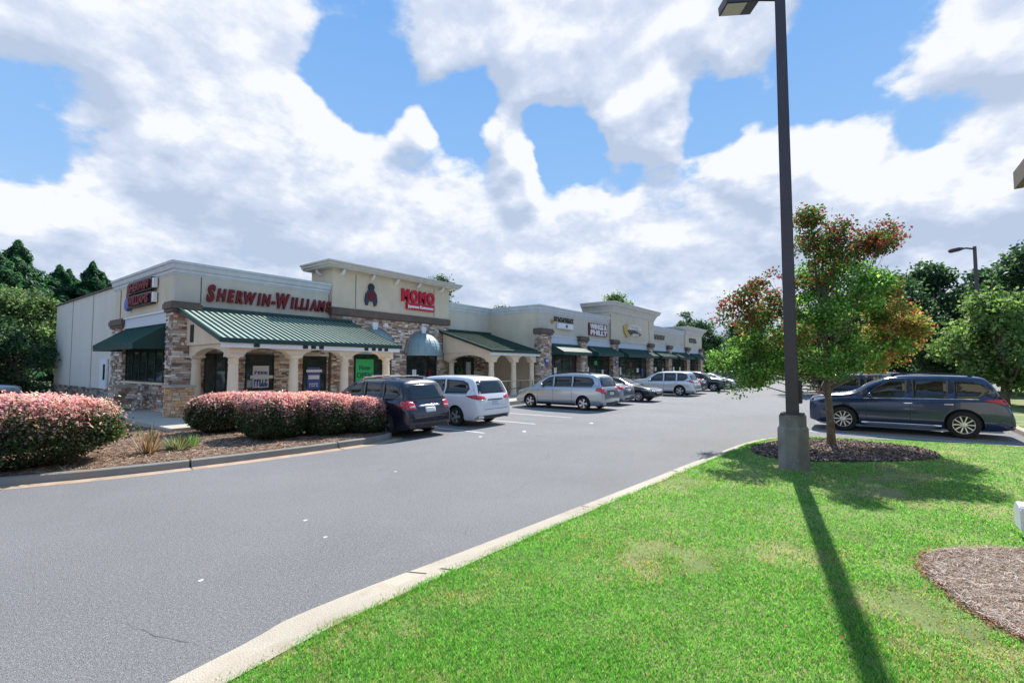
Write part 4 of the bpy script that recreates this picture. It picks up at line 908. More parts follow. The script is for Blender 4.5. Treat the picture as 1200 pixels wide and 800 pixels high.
    # wheels
    for f in (spec['wf'], spec['wr']):
        for s in (-1, 1):
            cx = s*(Wd-.03); w = MB(); hub = w.lathe([(R_*.66, -.19), (R_*.66, -.06)], (0, 0, 0), 20, 'x').build('wheel', black, t); hub.location = (cx, Y(f), R_)
            if s < 0: hub.rotation_euler = (0, 0, math.pi)
            q = .01; prof = [(R_*.64, -.02), (R_*.70, 0), (R_*.93, -.005), (R_*.985, -.03), (R_, -.07), (R_, -.16), (R_*.98, -.2), (R_*.92, -.225), (R_*.66, -.22)]
            tk = 'tyre%s' % id(spec)
            if tk in CACHE: ty = col(bpy.data.objects.new('tyre', CACHE[tk])); ty.parent = hub
            else: ty = MB().lathe(prof, (0, 0, 0), 32, 'x').build('tyre', tyre_m, hub, True); ty.data.set_sharp_from_angle(angle=R(50)); CACHE[tk] = ty.data
            rk = 'rim%s_%d' % (id(spec), spokes)
            if rk in CACHE: rm = col(bpy.data.objects.new('rim', CACHE[rk])); rm.parent = hub
            else:
                M = MB(); k0 = len(M.v); N = 32
                for r, h in ((R_*.70, .004), (R_*.70, -.012), (R_*.62, -.02), (R_*.60, -.07), (R_*.645, -.07), (R_*.66, -.01), (R_*.66, .004)):
                    for j in range(N): a = 2*math.pi*j/N; M.v.append((h, r*math.cos(a), r*math.sin(a)))
                for i in range(6):
                    for j in range(N): a = i*N+j; b = i*N+(j+1) % N; M.f.append((a, b, b+N, a+N))
                M.lathe([(.075, -.06), (.075, -.015), (.055, -.008), (.02, -.006)], (0, 0, 0), 12, 'x')
                for i in range(spokes):
                    a0 = 2*math.pi*i/spokes
                    for da in ((-.13, .13) if spokes <= 6 else (0,)):
                        wd = .026 if spokes <= 6 else .015; a = a0+da; c_, s2 = math.cos(a), math.sin(a); c1, s1 = math.cos(a0+da*.4), math.sin(a0+da*.4); P = []
                        for r, h0, h1, ww, (cc_, ss_) in ((.05, -.015, -.05, wd*.8, (c1, s1)), (R_*.63, -.008, -.05, wd*1.15, (c_, s2))):
                            for h in (h0, h1):
                                for e in (-1, 1): P.append((h, r*cc_-e*ww*ss_, r*ss_+e*ww*cc_))
                        M.add(P, [(0, 1, 5, 4), (2, 6, 7, 3), (0, 4, 6, 2), (1, 3, 7, 5), (0, 2, 3, 1), (4, 5, 7, 6)])
                rm = M.build('rim', rim_m, hub); CACHE[rk] = rm.data
    t.scale = scale
    return t
CACHE = {}
P_navyblack = paint('paint_dark_navy', (.012, .012, .03), .4, .25); P_white = paint('paint_white', (.80, .80, .82), .0, .3); P_silver = paint('paint_silver', (.42, .46, .50), .8, .3)
P_ltblue = paint('paint_ice_blue', (.30, .36, .45), .75, .3); P_blk = paint('paint_black', (.015, .015, .018), .3, .25); P_blue = paint('paint_navy_blue', (.024, .042, .10), .6, .22)
P_dkgrey = paint('paint_dark_grey', (.05, .06, .075), .6, .3); P_silverw = paint('paint_pale_silver', (.62, .65, .68), .6, .3)
G_row = 'cars parked nose to tail along the shops'
car('parked_car', SUV, 10.05, 10.5+2.36, 0, P_navyblack, 'dark navy sport utility with roof rails parked beside the pink shrubs', 'car', tail='std', rack=1, clad=1, group='cars parked in front of the shops')
car('parked_car', VAN, 13.25, 10.6+2.52, 0, P_white, 'white minivan parked next to the dark navy sport utility', 'car', tail='wrap', scale=(1, 1, 1.01), group='cars parked in front of the shops')
car('parked_car', VAN, 21.1, 9.75+2.55, 0, P_silver, 'silver minivan seen from its side with a red tail light', 'car', tail='std', rack=2, group='cars parked in front of the shops')
car('parked_car', SED, 24.6, 10.35+2.44, 0, P_ltblue, 'pale blue sedan mostly hidden behind the silver minivan', 'car', tail='std', lite=True, group='cars parked in front of the shops')
car('parked_car', SED, 27.9, 9.9+2.44, math.pi, P_blk, 'black sedan backed into its bay with its grille facing out', 'car', tail='std', lite=True, grille_m=chrome, group='cars parked in front of the shops', spokes=10)
car('parked_car', SUV, 34.9, 9.55+2.37, 0, P_silverw, 'pale silver crossover standing alone in the middle of the row', 'car', tail='wrap', group='cars parked in front of the shops', spokes=5)
car('parked_car', SED, 37.9, 9.9+2.44, 0, P_dkgrey, 'dark grey sedan with red tail light behind the pale silver crossover', 'car', tail='std', lite=True, scale=(1, 1, 1.05), group='cars parked in front of the shops')
car('parked_car', SUV, 42.9, 9.4+2.37, math.pi, P_dkgrey, 'dark grey crossover further along the shop row facing the aisle', 'car', lite=True, scale=(1, 1, .96), group='cars parked in front of the shops')
car('parked_car', SED, 47.3, 9.2+2.44, math.pi, P_white, 'white sedan near the far end of the shop row', 'car', lite=True, group='cars parked in front of the shops')
car('parked_car', SUV, 51.6, 9.8+2.37, 0, P_dkgrey, 'farthest dark car of the shop row past the white sedan', 'car', lite=True, scale=(1, 1, .95), group='cars parked in front of the shops')
car('parked_car', SUV, 19.95, -.86, 0, P_blue, 'navy blue sport utility with silver spoked wheels parked beside the lawn', 'car', tail='wrap', rack=2, clad=2, scale=(1.02, 1.035, 1.06), group='cars backed in beside the lawn', spokes=10)
car('parked_car', BOXY, 22.95, -.85, math.pi, P_navyblack, 'boxy dark blue sport utility with roof rack behind the navy one', 'car', tail='tall', rack=1, group='cars backed in beside the lawn')
car('parked_car', VAN, 28.3, -.6, 0, P_silverw, 'pale car roof showing above the two dark blue vehicles', 'car', lite=True, rack=2, group='cars backed in beside the lawn')
# silver pickup by the evergreens
car('parked_truck', dict(BOXY, top=[(0, .7), (.04, 1.02), (.2, 1.12), (.8, 1.17), (1.2, 1.2), (1.42, 1.25), (1.8, 1.58), (2.05, 1.74), (2.5, 1.80), (3.1, 1.8), (3.3, 1.7), (3.42, 1.3), (3.5, 1.18), (4.8, 1.16), (4.96, 1.1), (5.0, .62)]) if False else BOXY, 2.35, 37.4, -math.pi/2, P_silver, 'silver vehicle front poking out beneath the evergreens behind the pink hedge', 'car', lite=True)
# ------------------------------------------------------------------ light poles
t = thing('light_pole', 'tall dark bronze parking light pole on an octagonal concrete base in the lawn', 'lamp post', (11.1, 1.22, .07), 0)
M = MB(); M.lathe([(.285, -.2), (.285, .78), (.262, .82), (.25, .825), (.25, 1.04), (.235, 1.06)], (0, 0, 0), 8); bb = M.build('concrete_base', base_m, t)
M = MB(); M.v = [(sx*w, sy*w, z) for z, w in ((1.07, .115), (9.9, .095)) for sx, sy in ((-1, -1), (1, -1), (1, 1), (-1, 1))]; M.f = [(0, 3, 2, 1), (4, 5, 6, 7), (0, 1, 5, 4), (1, 2, 6, 5), (2, 3, 7, 6), (3, 0, 4, 7)]; o = M.build('pole', pole_m, t); bevel(o, .015, 2); o.rotation_euler.z = R(8)
d_ = Vector((math.sin(YAW), -math.cos(YAW), 0))
bevel(MB().box((-.06, -.04, 1.28), (.06, .04, 1.75)).build('junction_box', pole_m, t), .012).location = d_*.16
bevel(MB().box((-.2, -.2, 1.062), (.2, .2, 1.09)).build('base_plate', pole_m, t), .006)
for s in (-1,):
    ax = Vector((-.60, .80, 0)); M = MB(); M.tube([Vector((0, 0, 9.75)), ax*.5+Vector((0, 0, 9.75))], .035, 6); M.build('arm', pole_m, t)
    hd = bevel(MB().box((-.2, -.30, -.09), (.2, .38, .10)).build('lamp_head', pole_m, t), .01); hd.location = ax*.84+Vector((0, 0, 9.64)); hd.rotation_euler = (R(-4), 0, math.atan2(ax.y, ax.x)-R(90))
    MB().box((-.17, -.05, -.105), (.17, .35, -.088)).build('lens', mat('lens_panel', (.55, .52, .42), .4, scale=30, var=.2), hd)
t = thing('light_pole', 'slim dark cobra-head light pole standing among the far trees', 'lamp post', (38.5, -5.35, .05), 0)
M = MB(); M.tube([(0, 0, 0), (0, 0, 9.1)], [.13, .09], 6); M.build('pole', pole_m, t)
ax = Vector((-.60, .80, 0)); M = MB(); M.tube([Vector((0, 0, 8.95)), ax*.5+Vector((0, 0, 9.0)), ax*.8+Vector((0, 0, 8.95))], .05, 6); M.build('arm', pole_m, t)
M = MB(); q = MB(); q.tube([ax*.7+Vector((0, 0, 8.98)), ax*1.0+Vector((0, 0, 8.93)), ax*1.45+Vector((0, 0, 8.83)), ax*1.55+Vector((0, 0, 8.80))], [.07, .13, .13, .05], 8).build('lamp_head', pole_m, t)
# white rounded hood with a tan block at the lawn edge
t = thing('garden_marker', 'small white rounded hood on a rusty brown block at the lawn edge', 'marker', (8.17, -1.57, .07), 0)
M = MB(); M.prism([(-.17*math.cos(a), -.15, .30+.13*math.sin(a)) for a in [math.pi*k/12 for k in range(13)]]+[(.17, -.15, .12), (-.17, -.15, .12)], (0, .34, 0)); bevel(M.build('hood', whitesign, t), .012)
bevel(MB().box((-.10, -.30, 0), (.17, -.14, .22)).build('block', mat('rusty_block', (.40, .18, .06), .8, var=.5, scale=25), t), .01)

# ------------------------------------------------------------------ foliage
G4 = [(.045, .10, .025), (.06, .14, .03), (.03, .07, .02), (.09, .17, .04)]
def hedge(name, label, u, v, wu, wv, h, rz=0, n=26000, z0=.13, size=.06, group=None, rag=.06, twigs=8):
    t = thing(name, label, 'shrub', (u, v, z0), rz, group)
    # rounded box volume
    d = rand_unit(n); p = 3.6; k = (np.abs(d[:, 0])**p+np.abs(d[:, 1])**p+np.abs(d[:, 2])**p)**(-1/p); P = d*k[:, None]
    nx = vnoise(P[:, 0]*3+9, P[:, 1]*3+P[:, 2]*3+30, .55, 3)-.5
    r = 1-np.abs(rng.normal(0, .07, n))+nx*.10+rng.exponential(.02, n)
    P = P*r[:, None]*np.array([wu/2, wv/2, h/2]); P[:, 2] += h/2
    low = P[:, 2] < .16*h*rng.uniform(0, 1.6, n); P = P[~low]; d = d[~low]
    # undercut towards the ground
    s = np.clip(P[:, 2]/(h*.35), 0, 1)**.5*.22+.78; P[:, 0] *= s; P[:, 1] *= s
    m = len(P); hh = P[:, 2]/h+rng.normal(0, .13, m)+(vnoise(P[:, 0]+20, P[:, 1]+20, .35, 5)-.5)*.35
    C = palette(m, [(.055, .10, .035), (.09, .045, .05), (.08, .14, .045), (.03, .045, .025), (.20, .18, .11)], [4, 1.5, 3, 3, 1])
    mid = hh > .60; C[mid] = palette(mid.sum(), [(.48, .34, .29), (.52, .23, .27), (.07, .05, .04), (.07, .11, .035), (.60, .48, .40)], [3, 3, 4, 2, 2])
    hi = hh > .79; C[hi] = palette(hi.sum(), [(.80, .42, .52), (.68, .27, .38), (.83, .58, .60), (.33, .10, .17), (.82, .68, .62)], [5, 4, 4, 2, 2])
    F = leaf_faces(P, size, .62, .35, d)
    o = faces_obj('foliage', F, C, LEAF, t)
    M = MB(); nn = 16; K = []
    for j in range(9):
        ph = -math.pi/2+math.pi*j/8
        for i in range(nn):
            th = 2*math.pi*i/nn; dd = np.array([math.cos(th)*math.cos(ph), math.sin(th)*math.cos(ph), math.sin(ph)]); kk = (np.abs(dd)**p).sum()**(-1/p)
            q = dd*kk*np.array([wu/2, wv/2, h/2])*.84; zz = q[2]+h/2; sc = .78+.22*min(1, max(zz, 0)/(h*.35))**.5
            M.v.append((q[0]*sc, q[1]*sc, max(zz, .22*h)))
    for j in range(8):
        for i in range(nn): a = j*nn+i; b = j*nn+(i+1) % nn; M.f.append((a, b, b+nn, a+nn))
    M.build('dark_core', mat('shrub_inside', (.03, .028, .02), .95, var=.4, scale=12), t)  # solid dark core added inside the leaves; its colour stands for inner shade
    M = MB()
    for i in range(twigs): a = random.uniform(0, 6.28); x = math.cos(a)*wu*.22*random.random(); y = math.sin(a)*wv*.22*random.random(); M.tube([(x, y, -.05), (x*1.6, y*1.6, h*.4)], [.025, .012], 5)
    M.build('stem', bark, t); return t
GP = 'pink tipped clipped shrubs'
hedge('shrub', 'wide pink topped clipped hedge running along the near end of the island', -.2, 13.75, 6.8, 2.3, 1.42, R(-13), 90000, group=GP, size=.06, twigs=20)
hedge('shrub', 'largest rounded pink shrub at the corner behind the island kerb', 6.62, 13.15, 1.5, 1.7, 1.22, 0, 30000, group=GP)
hedge('shrub', 'pink topped shrub between the corner shrub and the end shrub', 7.85, 12.55, 1.2, 1.5, 1.16, R(20), 24000, group=GP)
hedge('shrub', 'pink shrub at the island end closest to the dark navy car', 8.72, 12.0, .98, 1.3, 1.04, R(25), 22000, group=GP)
hedge('shrub', 'pink topped shrub set back beside the lit walkway slab', 6.6, 15.55, 2.3, 1.3, 1.15, 0, 30000, group=GP)
hedge('shrub', 'pink shrub hidden in the middle of the group by the porch', 8.4, 14.4, 1.3, 1.6, 1.12, 0, 22000, group=GP)
def tuft(u, v, label, h, n, cols, name='weed', cat='plant', z=.13, spread=.3):
    P = []; C = []
    for i in range(n):
        a = random.uniform(0, 6.28); r = spread*random.random(); x = math.cos(a)*r*.4; y = math.sin(a)*r*.4; X = math.cos(a)*r*1.4; Y_ = math.sin(a)*r*1.4; hh = h*random.uniform(.5, 1); w = .012
        px, py = -math.sin(a)*w, math.cos(a)*w
        P += [(x-px, y-py, 0), (x+px, y+py, 0), (X+px*.4, Y_+py*.4, hh), (X-px*.4, Y_-py*.4, hh)]; C.append(np.array(random.choice(cols))*random.uniform(.7, 1.3))
    t = faces_obj(name, np.array(P), np.array(C), LEAF); t.location = (u, v, z); tag(t, label, cat); return t
tuft(4.35, 13.1, 'scruffy grey green weed growing in the pine straw by the kerb', .34, 260, [(.18, .2, .12), (.25, .22, .15), (.1, .14, .06)], spread=.42)
tuft(4.75, 13.3, 'bright green grassy sprig next to the scruffy weed', .3, 70, [(.12, .28, .05), (.2, .35, .08)], spread=.2)
tuft(4.45, 15.3, 'straggly bare branched plant by the end of the long hedge', .5, 14, [(.16, .10, .09), (.3, .25, .18), (.1, .12, .07)], spread=.4)
tuft(3.75, 13.0, 'small dry brownish shrublet at the long hedge end', .5, 150, [(.25, .13, .12), (.4, .28, .22), (.12, .1, .07)], spread=.35)

def clump_tree(name, label, u, v, trunk, lobes, cols, w, n, size, group=None, clump=.35, limb_r=.04, z0=.0, tr=.14, fork=1.3, lit=None, lean=(0, 0), perlobe=9, fill=.0):
    """tapered trunk, limbs to every lobe, twigs to leaf clumps in the lobe; lobes [(x,y,z,rx,ry,rz,palette index)]"""
    t = thing(name, label, 'tree', (u, v, z0), 0, group)
    M = MB(); M.tube([(0, 0, -.1), (lean[0]*.3, lean[1]*.3, fork*.5), (lean[0], lean[1], fork)]+([(lean[0]*1.2, lean[1]*1.2, trunk)] if trunk > fork else []), [tr*1.25, tr*.95, tr*.85]+([tr*.25] if trunk > fork else []), 9); tk = M.build('trunk', bark, t, True)
    B = MB(); cen = []; cr_ = []; ci = []
    for (x, y, z, rx, ry, rz, pi_) in lobes:
        s = Vector((lean[0], lean[1], min(fork+random.uniform(-.1, .5)*(trunk-fork if trunk > fork else .3), z*.8))); e = Vector((x, y, z)); m1 = s.lerp(e, .45)+Vector((0, 0, -.08*(e-s).length))
        B.tube([s, m1, e], [limb_r*1.3, limb_r, limb_r*.4], 6)
        for k in range(perlobe):
            d = rand_unit(1)[0]; rr = random.uniform(.35, 1)**.6; c = Vector((x+d[0]*rx*rr, y+d[1]*ry*rr, z+d[2]*rz*rr)); cen.append(tuple(c)); cr_.append(clump*random.uniform(.6, 1.25)); ci.append(pi_)
            B.tube([m1.lerp(e, random.uniform(.3, 1)), c], [limb_r*.35, limb_r*.12], 4, False)
    bo = B.build('limbs', bark, t); bo['kind'] = 'stuff'
    cen = np.array(cen); cr_ = np.array(cr_); ci = np.array(ci); wts = cr_**2; idx = rng.choice(len(cen), n, p=wts/wts.sum())
    P = cen[idx]+rand_unit(n)*((rng.random(n)**.45+np.minimum(rng.exponential(.34, n), .85))*cr_[idx])[:, None]*np.array([1, 1, .7])
    C = np.zeros((n, 3)); jit = rng.uniform(.7, 1.35, len(cen))
    for q in range(len(cols)):
        mk = ci[idx] == q
        if mk.any(): C[mk] = palette(mk.sum(), cols[q], w[q])
    C *= jit[idx][:, None]
    o = faces_obj('crown', leaf_faces(P, size, .75, .5), C, LEAF, t); return t
rv = Vector((math.sin(YAW), -math.cos(YAW), 0)); fv = Vector((math.cos(YAW), math.sin(YAW), 0))
def rl(r, f, z, a, b=None, c=None, q=0): p = rv*r+fv*f; return (p.x, p.y, z, a, b or a, c or a*.7, q)
# the young maple on the lawn: broad lower tiers and a ragged top, turning red at the tips
def rl2(px, py, f, a, c, q):
    """lobe from rough sideways / height position of the real crown, 12.2 m out"""
    d = 12.2+f; r = (px-972)/556*12.2; z = 2.1+(429-py)/556*12.2; return rl(r, f, z, a, a, c, q)
GREEN = [(.09, .22, .05), (.16, .33, .075), (.045, .11, .03), (.32, .44, .15)]; REDG = [(.20, .04, .03), (.08, .14, .035), (.34, .08, .045), (.08, .18, .04)]
REDD = [(.20, .035, .045), (.34, .07, .055), (.07, .11, .035), (.07, .15, .035)]; CORAL = [(.50, .12, .08), (.42, .26, .10), (.15, .24, .06), (.60, .25, .17), (.20, .30, .08)]
LB = []
for px, py, a, c, q in [(845, 365, .42, .3, 2), (858, 420, .5, .4, 0), (868, 395, .5, .45, 1), (855, 455 - 8, .42, .3, 0), (890, 400, .6, .5, 0), (895, 440, .5, .4, 0), (905, 335, .42, .35, 2), (912, 370, .5, .4, 1), (925, 410, .7, .5, 0), (940, 380, .6, .5, 0),
    (950, 265, .2, .35, 1), (955, 290, .3, .3, 1), (965, 310, .42, .4, 1), (978, 275, .28, .4, 2), (985, 320, .55, .45, 0), (1010, 300, .5, .4, 1), (1030, 285, .4, .3, 2), (1044, 282, .25, .22, 2), (1000, 340, .55, .45, 0),
    (970, 360, .6, .5, 0), (1005, 375, .6, .5, 0), (1030, 360, .5, .4, 1), (1035, 335 + 10, .3, .25, 1), (1050, 375, .42, .35, 3), (1045, 400, .5, .42, 3), (1062, 390, .35, .3, 3), (1050, 425, .38, .3, 3), (1015, 415, .6, .42, 0), (985, 420, .7, .4, 0), (950, 430, .6, .35, 0), (1065, 405, .25, .25, 3), (880, 425, .5, .4, 0), (960, 340, .4, .4, 1)]:
    px += 13 if px < 900 else 0
    LB.append(rl2(px, py, random.uniform(-.5, .5), a*1.2, c*1.25, q)); 
    if a > .45 and random.random() < .6: LB.append(rl2(px+random.uniform(-12, 12), py+random.uniform(-8, 8), random.choice([-1, 1])*random.uniform(.7, 1.5), a*.8, c*.7, q))
clump_tree('maple_tree', 'young maple with green leaves turning red at the tips standing behind the light pole', 14.78, .77, 4.9, LB, [GREEN, REDG, REDD, CORAL], [[4, 4, 3, 2], [1.6, 4, 1.6, 5], [3, 2, 3, 3], [2, 2, 4, 2, 4]], 52000, .074, clump=.23, limb_r=.016, z0=.07, tr=.088, fork=1.45, lean=(-.05, .05), perlobe=10)
# trees round the lot
DK = [(.035, .08, .042), (.06, .12, .06), (.02, .045, .028), (.10, .17, .09)]; LT = [(.12, .20, .07), (.17, .26, .09), (.06, .12, .04), (.24, .32, .14)]
def round_tree(label, u, v, H, Wd, pal, n, size, group, seed=0, base=.16, name='broadleaf_tree', nl=30, clump=.72):
    lobes = []
    for i in range(nl):
        z = H*random.uniform(base, .93); k = math.sin(math.pi*min(1, max(0, (z/H-base*.6)/(1.05-base*.6)))**.8)*.5*Wd; a = random.uniform(0, 6.28); r = k*random.uniform(.35, .95); s = Wd*.13
        lobes.append((math.cos(a)*r, math.sin(a)*r, z, s, s, s*.8, 0))
    return clump_tree(name, label, u, v, H*.8, lobes, [pal], [[4, 4, 3, 2]], n, size, group, clump=clump, limb_r=.05, tr=.13+H*.008, fork=H*.16, perlobe=7)
GB = 'trees beyond the backed-in cars'
round_tree('tall dark green tree just beyond the maple with an uneven top', 45, -1.0, 9.2, 6.5, DK, 16000, .26, GB)
round_tree('tallest dark green tree behind the small lamp post', 50.5, -4.9, 10.6, 7.2, DK, 20000, .28, GB)
round_tree('dark green tree right of the small lamp post', 48, -9.5, 10.3, 7.0, DK, 18000, .28, GB)
round_tree('dark rounded tree behind the tail of the navy car', 45, -13.5, 9.0, 6.5, DK, 16000, .26, GB)
round_tree('pale green smaller tree in front of the dark ones', 35.5, -5.8, 6.2, 5.0, LT, 16000, .19, GB, base=.2, clump=.55)
round_tree('light green tree at the right beyond the head kerb', 31, -8.0, 5.2, 4.4, LT, 14000, .17, GB, base=.2, clump=.5)
round_tree('pale green tree at the back edge of the right lawn', 36, -11.5, 5.6, 5.2, LT, 14000, .19, GB, base=.15, clump=.5)
round_tree('dark tree closing the gap right of the lamp post', 54, -9, 10.4, 7.5, DK, 18000, .28, GB)
round_tree('mid green tree low behind the boxy blue vehicle', 42, 2.6, 6.4, 6.5, DK, 16000, .22, GB, base=.12)
round_tree('dark tree at the far right border above the grass', 40, -14.5, 8.4, 6.5, DK, 16000, .24, GB)
GR = 'trees showing over the shop roofs'
round_tree('tree top showing over the roof beside the beige tower', 35.7, 35.5, 11.9, 4.5, DK, 10000, .24, GR)
round_tree('small tree top just above the parapet of the long wing', 55.5, 43.5, 11.5, 4.5, DK, 6000, .3, GR)
round_tree('green tree top above the second tower', 67, 30.5, 13.3, 6.0, LT[:3]+[DK[0]], 8000, .3, GR)
GE = 'dark trees past the end of the shops'
round_tree('dark slim tree right past the end of the shops', 80, 21, 9.6, 6, DK, 10000, .3, GE)
round_tree('tall sparse tree past the end of the shops', 84, 24.5, 12, 6, DK, 7000, .28, GE, clump=.5)
round_tree('broad dark tree closing the end of the car park', 88, 16.5, 10, 8, DK, 12000, .34, GE)
round_tree('lower dark tree at the end of the aisle', 90, 10, 7.5, 8, DK, 10000, .34, GE, base=.12)
round_tree('middle green tree at the end of the aisle behind the maple', 88, 3, 7, 8, DK, 10000, .34, GE, base=.1)
round_tree('dark tree in the gap behind the maple trunk', 84, -4, 7.5, 9, DK, 10000, .34, GE, base=.1)
def conifer(label, u, v, H, Wd, n, group, pal=None):
    t = thing('evergreen_tree', label, 'tree', (u, v, 0), 0, group); MB().tube([(0, 0, -.1), (0, 0, H*.97)], [.22, .03], 8).build('trunk', bark, t)
    z = H*(1-rng.random(n)**.62*.97); k = (1-z/H); ang = rng.random(n)*2*math.pi; na = 9
    lay = .5+.5*np.sin(z*7.5/H*6+ang*2)                       # ragged tiers
    r = Wd*.52*np.minimum(1, k*1.9)**.85*(.6+.45*lay*rng.random(n)**.3)*(1+.22*np.sin(ang*5+z*1.3+u)); rr = r*(.6+.4*rng.random(n)**.5)
    P = np.stack([np.cos(ang)*rr, np.sin(ang)*rr, z+rr*.25], 1); d = np.stack([np.cos(ang), np.sin(ang), np.full(n, .9)], 1)
    C = palette(n, pal or [(.026, .10, .052), (.05, .16, .075), (.014, .05, .03), (.09, .24, .10)], [4, 3, 4, 2]); F = leaf_faces(P, .38, .34, .2, d)
    faces_obj('foliage', F, C, LEAF, t); return t
GL = 'evergreens behind the side wall'
for lab, x, y, H, w_ in [('tallest pointed evergreen at the near end of the row', 7.4, 62, 13.4, 6.5), ('pointed evergreen next after the tallest one', 10.6, 64, 11.9, 5.5), ('middle evergreen rising above the side wall', 13.0, 63.5, 12.6, 5.5), ('evergreen further along the side wall top', 15.8, 64, 11.3, 5.5), ('last evergreen tip of the belt touching the parapet corner', 21.0, 66, 10.9, 5.0), ('lowest evergreen tip peeping over the wall end', 18.6, 64, 11.0, 5.0), ('stout evergreen filling the gap behind the tallest one', 9.2, 67, 11.4, 6.0), ('stout evergreen in the second row of the belt', 12.0, 68, 12.2, 6.0), ('dark evergreen in the second row above the roof edge', 14.8, 68, 12.3, 6.0), ('small evergreen tip in the second row by the far end', 17.6, 68, 11.6, 5.5),
    ('broad evergreen just before the tallest one at the service drive', 5.5, 58, 11.9, 6.5)]:
    conifer(lab, x, y, H*1.02, w_, 26000, GL)
round_tree('pale green tree with a sunlit top at the back corner of the side wall', 5.6, 47.5, 7.6, 6.6, [(.09, .16, .06), (.15, .23, .10), (.035, .075, .03), (.26, .32, .18)], 20000, .2, 'trees beside the side wall', base=.45, clump=.5)
round_tree('dark leafy bush tree hiding the foot of the side wall', 5.5, 44.2, 5.0, 6.4, DK, 22000, .18, 'trees beside the side wall', base=.12, clump=.55)
round_tree('dark shaded tree behind the silver vehicle', .6, 48.5, 6.5, 8, DK, 18000, .22, 'trees beside the side wall', base=.08, clump=.7)
# far wood closing the horizon
def wood(name, pts, H, n, size):
    P = []; seg = [(Vector(a), Vector(b)) for a, b in zip(pts[:-1], pts[1:])]; Ls = np.array([(b-a).length for a, b in seg]); q = rng.choice(len(seg), n, p=Ls/Ls.sum()); tt = rng.random(n)
    A = np.array([tuple(a) for a, b in seg]); B_ = np.array([tuple(b) for a, b in seg]); X = A[q]+(B_[q]-A[q])*tt[:, None]; nrm = rng.normal(0, 2.5, (n, 2)); X = X+nrm
    h = H*(.65+.5*vnoise(X[:, 0]+500, X[:, 1]+500, 6, 9)); z = h*rng.random(n)**.7
    o = faces_obj(name, leaf_faces(np.stack([X[:, 0], X[:, 1], z], 1), size, .8, .3), palette(n, DK, [4, 4, 3, 2]), LEAF); o['kind'] = 'stuff'; o['label'] = 'far dark wood beyond the car park'; return o
wood('far_wood', [(-60, 75), (20, 85), (70, 60), (105, 25), (110, -20), (80, -50), (20, -60)], 7.5, 50000, .7)

# ------------------------------------------------------------------ lawn, straw and litter
BED = smooth_path([(6.9, -.50), (6.5, -.40), (6.1, -.44), (5.5, -.64), (5.07, -.93), (3.9, -1.66), (3.1, -3.1), (8.5, -3.1), (8.2, -2.3), (7.75, -1.5), (7.3, -.83)], 5, True)
sheet('straw_bed', BED, .081, straw_m)
TBED = smooth_path([(12.2, 2.05), (11.9, 1.2), (12.5, .25), (13.2, -.55), (14.2, -1.25), (15.5, -1.0), (15.9, .2), (15.7, 1.3), (14.6, 1.95), (13.3, 2.35)], 5, True)
sheet('mulch_ring', TBED, .081, mulch_m)
def scatter_polar(n, rmin, rmax, a0, a1, pw=1.0):
    r = rmin*(rmax/rmin)**(rng.random(n)**pw); a = rng.uniform(a0, a1, n); return r*np.cos(a), r*np.sin(a), r
yw = YAW
X, Y2, r = scatter_polar(800000, 1.7, 24, -.42, 1.28, .9)
keep = in_poly(X, Y2, LAWN) & ~in_poly(X, Y2, BED) & ~in_poly(X, Y2, TBED) & ~((np.abs(X-11.1) < .33) & (np.abs(Y2-1.22) < .33))
X, Y2, r = X[keep], Y2[keep], r[keep]
# tufts leaning over the kerb edge
ke = np.array(KIN); q = rng.integers(0, len(ke)-1, 24000); tq = rng.random(24000)[:, None]; E = ke[q]+(ke[q+1]-ke[q])*tq; E = E+rng.normal(0, 1, E.shape)*(.02+.05*vnoise(E[:, 0]+50, E[:, 1]+50, .3, 21)[:, None]**2)
X = np.concatenate([X, E[:, 0]]); Y2 = np.concatenate([Y2, E[:, 1]]); r = np.hypot(X, Y2); n = len(X)
pt = vnoise(X+40, Y2+40, 1.1, 11)*.55+vnoise(X+40, Y2+40, .28, 12)*.3+vnoise(X+40, Y2+40, .09, 13)*.15; thin = rng.random(n) < np.clip((pt-.58)*4.0, 0, .85)
X, Y2, r, pt = X[~thin], Y2[~thin], r[~thin], pt[~thin]; n = len(X)
hgt = rng.uniform(.010, .032, n)*(.75+.6*vnoise(X+9, Y2+9, .4, 4))*np.clip(1.15-r*.02, .6, 1.2); wd = .0012+.00068*r; a = rng.uniform(0, 6.28, n); ln = rng.uniform(.2, 1.1, n)*hgt; la = rng.uniform(0, 6.28, n)
base = np.stack([X, Y2, np.full(n, .074)], 1); side = np.stack([np.cos(a)*wd, np.sin(a)*wd, np.zeros(n)], 1); tip = base+np.stack([np.cos(la)*ln, np.sin(la)*ln, hgt], 1)
C = palette(n, [(.13, .36, .065), (.18, .46, .09), (.07, .21, .04), (.30, .50, .15)], [4, 4, 3, 1.5])
dry = rng.random(n) < np.clip((pt-.50)*2.6, .04, .75); C[dry] = palette(dry.sum(), [(.46, .38, .20), (.34, .34, .13), (.24, .14, .08)], [3, 3, 1])
o = faces_obj('grass', np.stack([base-side, base+side, tip], 1).reshape(-1, 3), C, GRASS, None, 3); o['kind'] = 'stuff'; o['label'] = 'short mown green grass of the lawn'
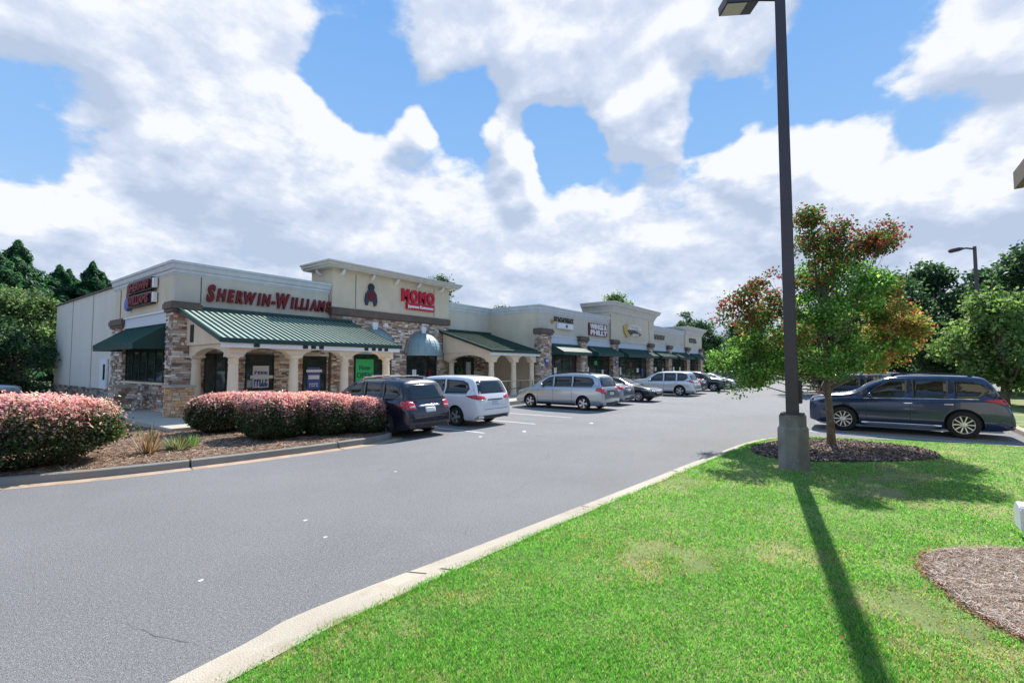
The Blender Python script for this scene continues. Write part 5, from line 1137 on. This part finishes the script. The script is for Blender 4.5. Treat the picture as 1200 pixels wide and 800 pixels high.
def straw(name, poly, z, n, ln, wd, cols, w, label, zr=.03, near=None):
    xs = [p[0] for p in poly]; ys = [p[1] for p in poly]; x = rng.uniform(min(xs), max(xs), n); y = rng.uniform(min(ys), max(ys), n); k = in_poly(x, y, poly); x, y = x[k], y[k]; m = len(x)
    a = rng.uniform(0, 6.28, m); L = ln*rng.uniform(.4, 1.3, m); d = np.stack([np.cos(a)*L/2, np.sin(a)*L/2, rng.normal(0, .012, m)], 1); s = np.stack([-np.sin(a), np.cos(a), rng.normal(0, .4, m)], 1)*(wd*rng.uniform(.5, 1.3, m))[:, None]
    c = np.stack([x, y, z+rng.random(m)*zr], 1); o = faces_obj(name, np.stack([c-d-s, c+d-s, c+d+s, c-d+s], 1).reshape(-1, 3), palette(m, cols, w), LITTER); o['kind'] = 'stuff'; o['label'] = label; return o
straw('pine_straw', BED, .09, 80000, .10, .0017, [(.50, .42, .36), (.66, .60, .54), (.26, .17, .12), (.38, .26, .19)], [4, 3, 3, 3], 'dry pine straw filling the curved bed')
straw('bark_mulch', TBED, .085, 22000, .06, .013, [(.20, .15, .13), (.34, .28, .25), (.09, .06, .05), (.28, .17, .12)], [4, 3, 3, 2], 'dark bark mulch round the maple trunk')
straw('pine_straw', [(3.2, 11.75), (4.4, 11.45), (6.8, 11.15), (8.9, 11.2), (9.15, 16.4), (5.3, 16.4), (5.2, 20), (1.5, 20), (1.3, 12.4)], .14, 60000, .14, .005, [(.36, .25, .17), (.48, .37, .28), (.20, .12, .075), (.28, .16, .10)], [4, 2, 3, 4], 'dry brown pine straw under the pink shrubs')
# red clay lip round the bed and fallen leaves on the lawn
M = MB(); bp = BED[:40]
P = []; C = []
for i in range(2600):
    q = random.randrange(len(BED)); a = BED[q]; b = BED[(q+1) % len(BED)]; tt = random.random(); x = a[0]+(b[0]-a[0])*tt+random.gauss(0, .045); y = a[1]+(b[1]-a[1])*tt+random.gauss(0, .045); s = random.uniform(.004, .014); an = random.uniform(0, 6.28)
    z = .085+random.random()*.02; P += [(x+s*math.cos(an+k_*1.57), y+s*math.sin(an+k_*1.57), z+random.uniform(-.006, .006)) for k_ in range(4)]; C.append(np.array(random.choice([(.30, .13, .07), (.36, .18, .1), (.2, .09, .05)])))
o = faces_obj('clay_crumbs', np.array(P), np.array(C), LITTER); o['kind'] = 'stuff'; o['label'] = 'red clay crumbs edging the straw bed'
n = 260; x, y, r = scatter_polar(n, 4, 22, -.2, .5, .7); k = in_poly(x, y, LAWN); x, y = x[k], y[k]; P = np.stack([x, y, np.full(len(x), .10)+rng.random(len(x))*.02], 1)
o = faces_obj('fallen_leaves', leaf_faces(P, .034, .8, 2.0), palette(len(x), [(.34, .12, .05), (.30, .2, .1), (.20, .07, .05)], [3, 3, 2]), LEAF); o['kind'] = 'stuff'; o['label'] = 'fallen red brown maple leaves on the lawn'
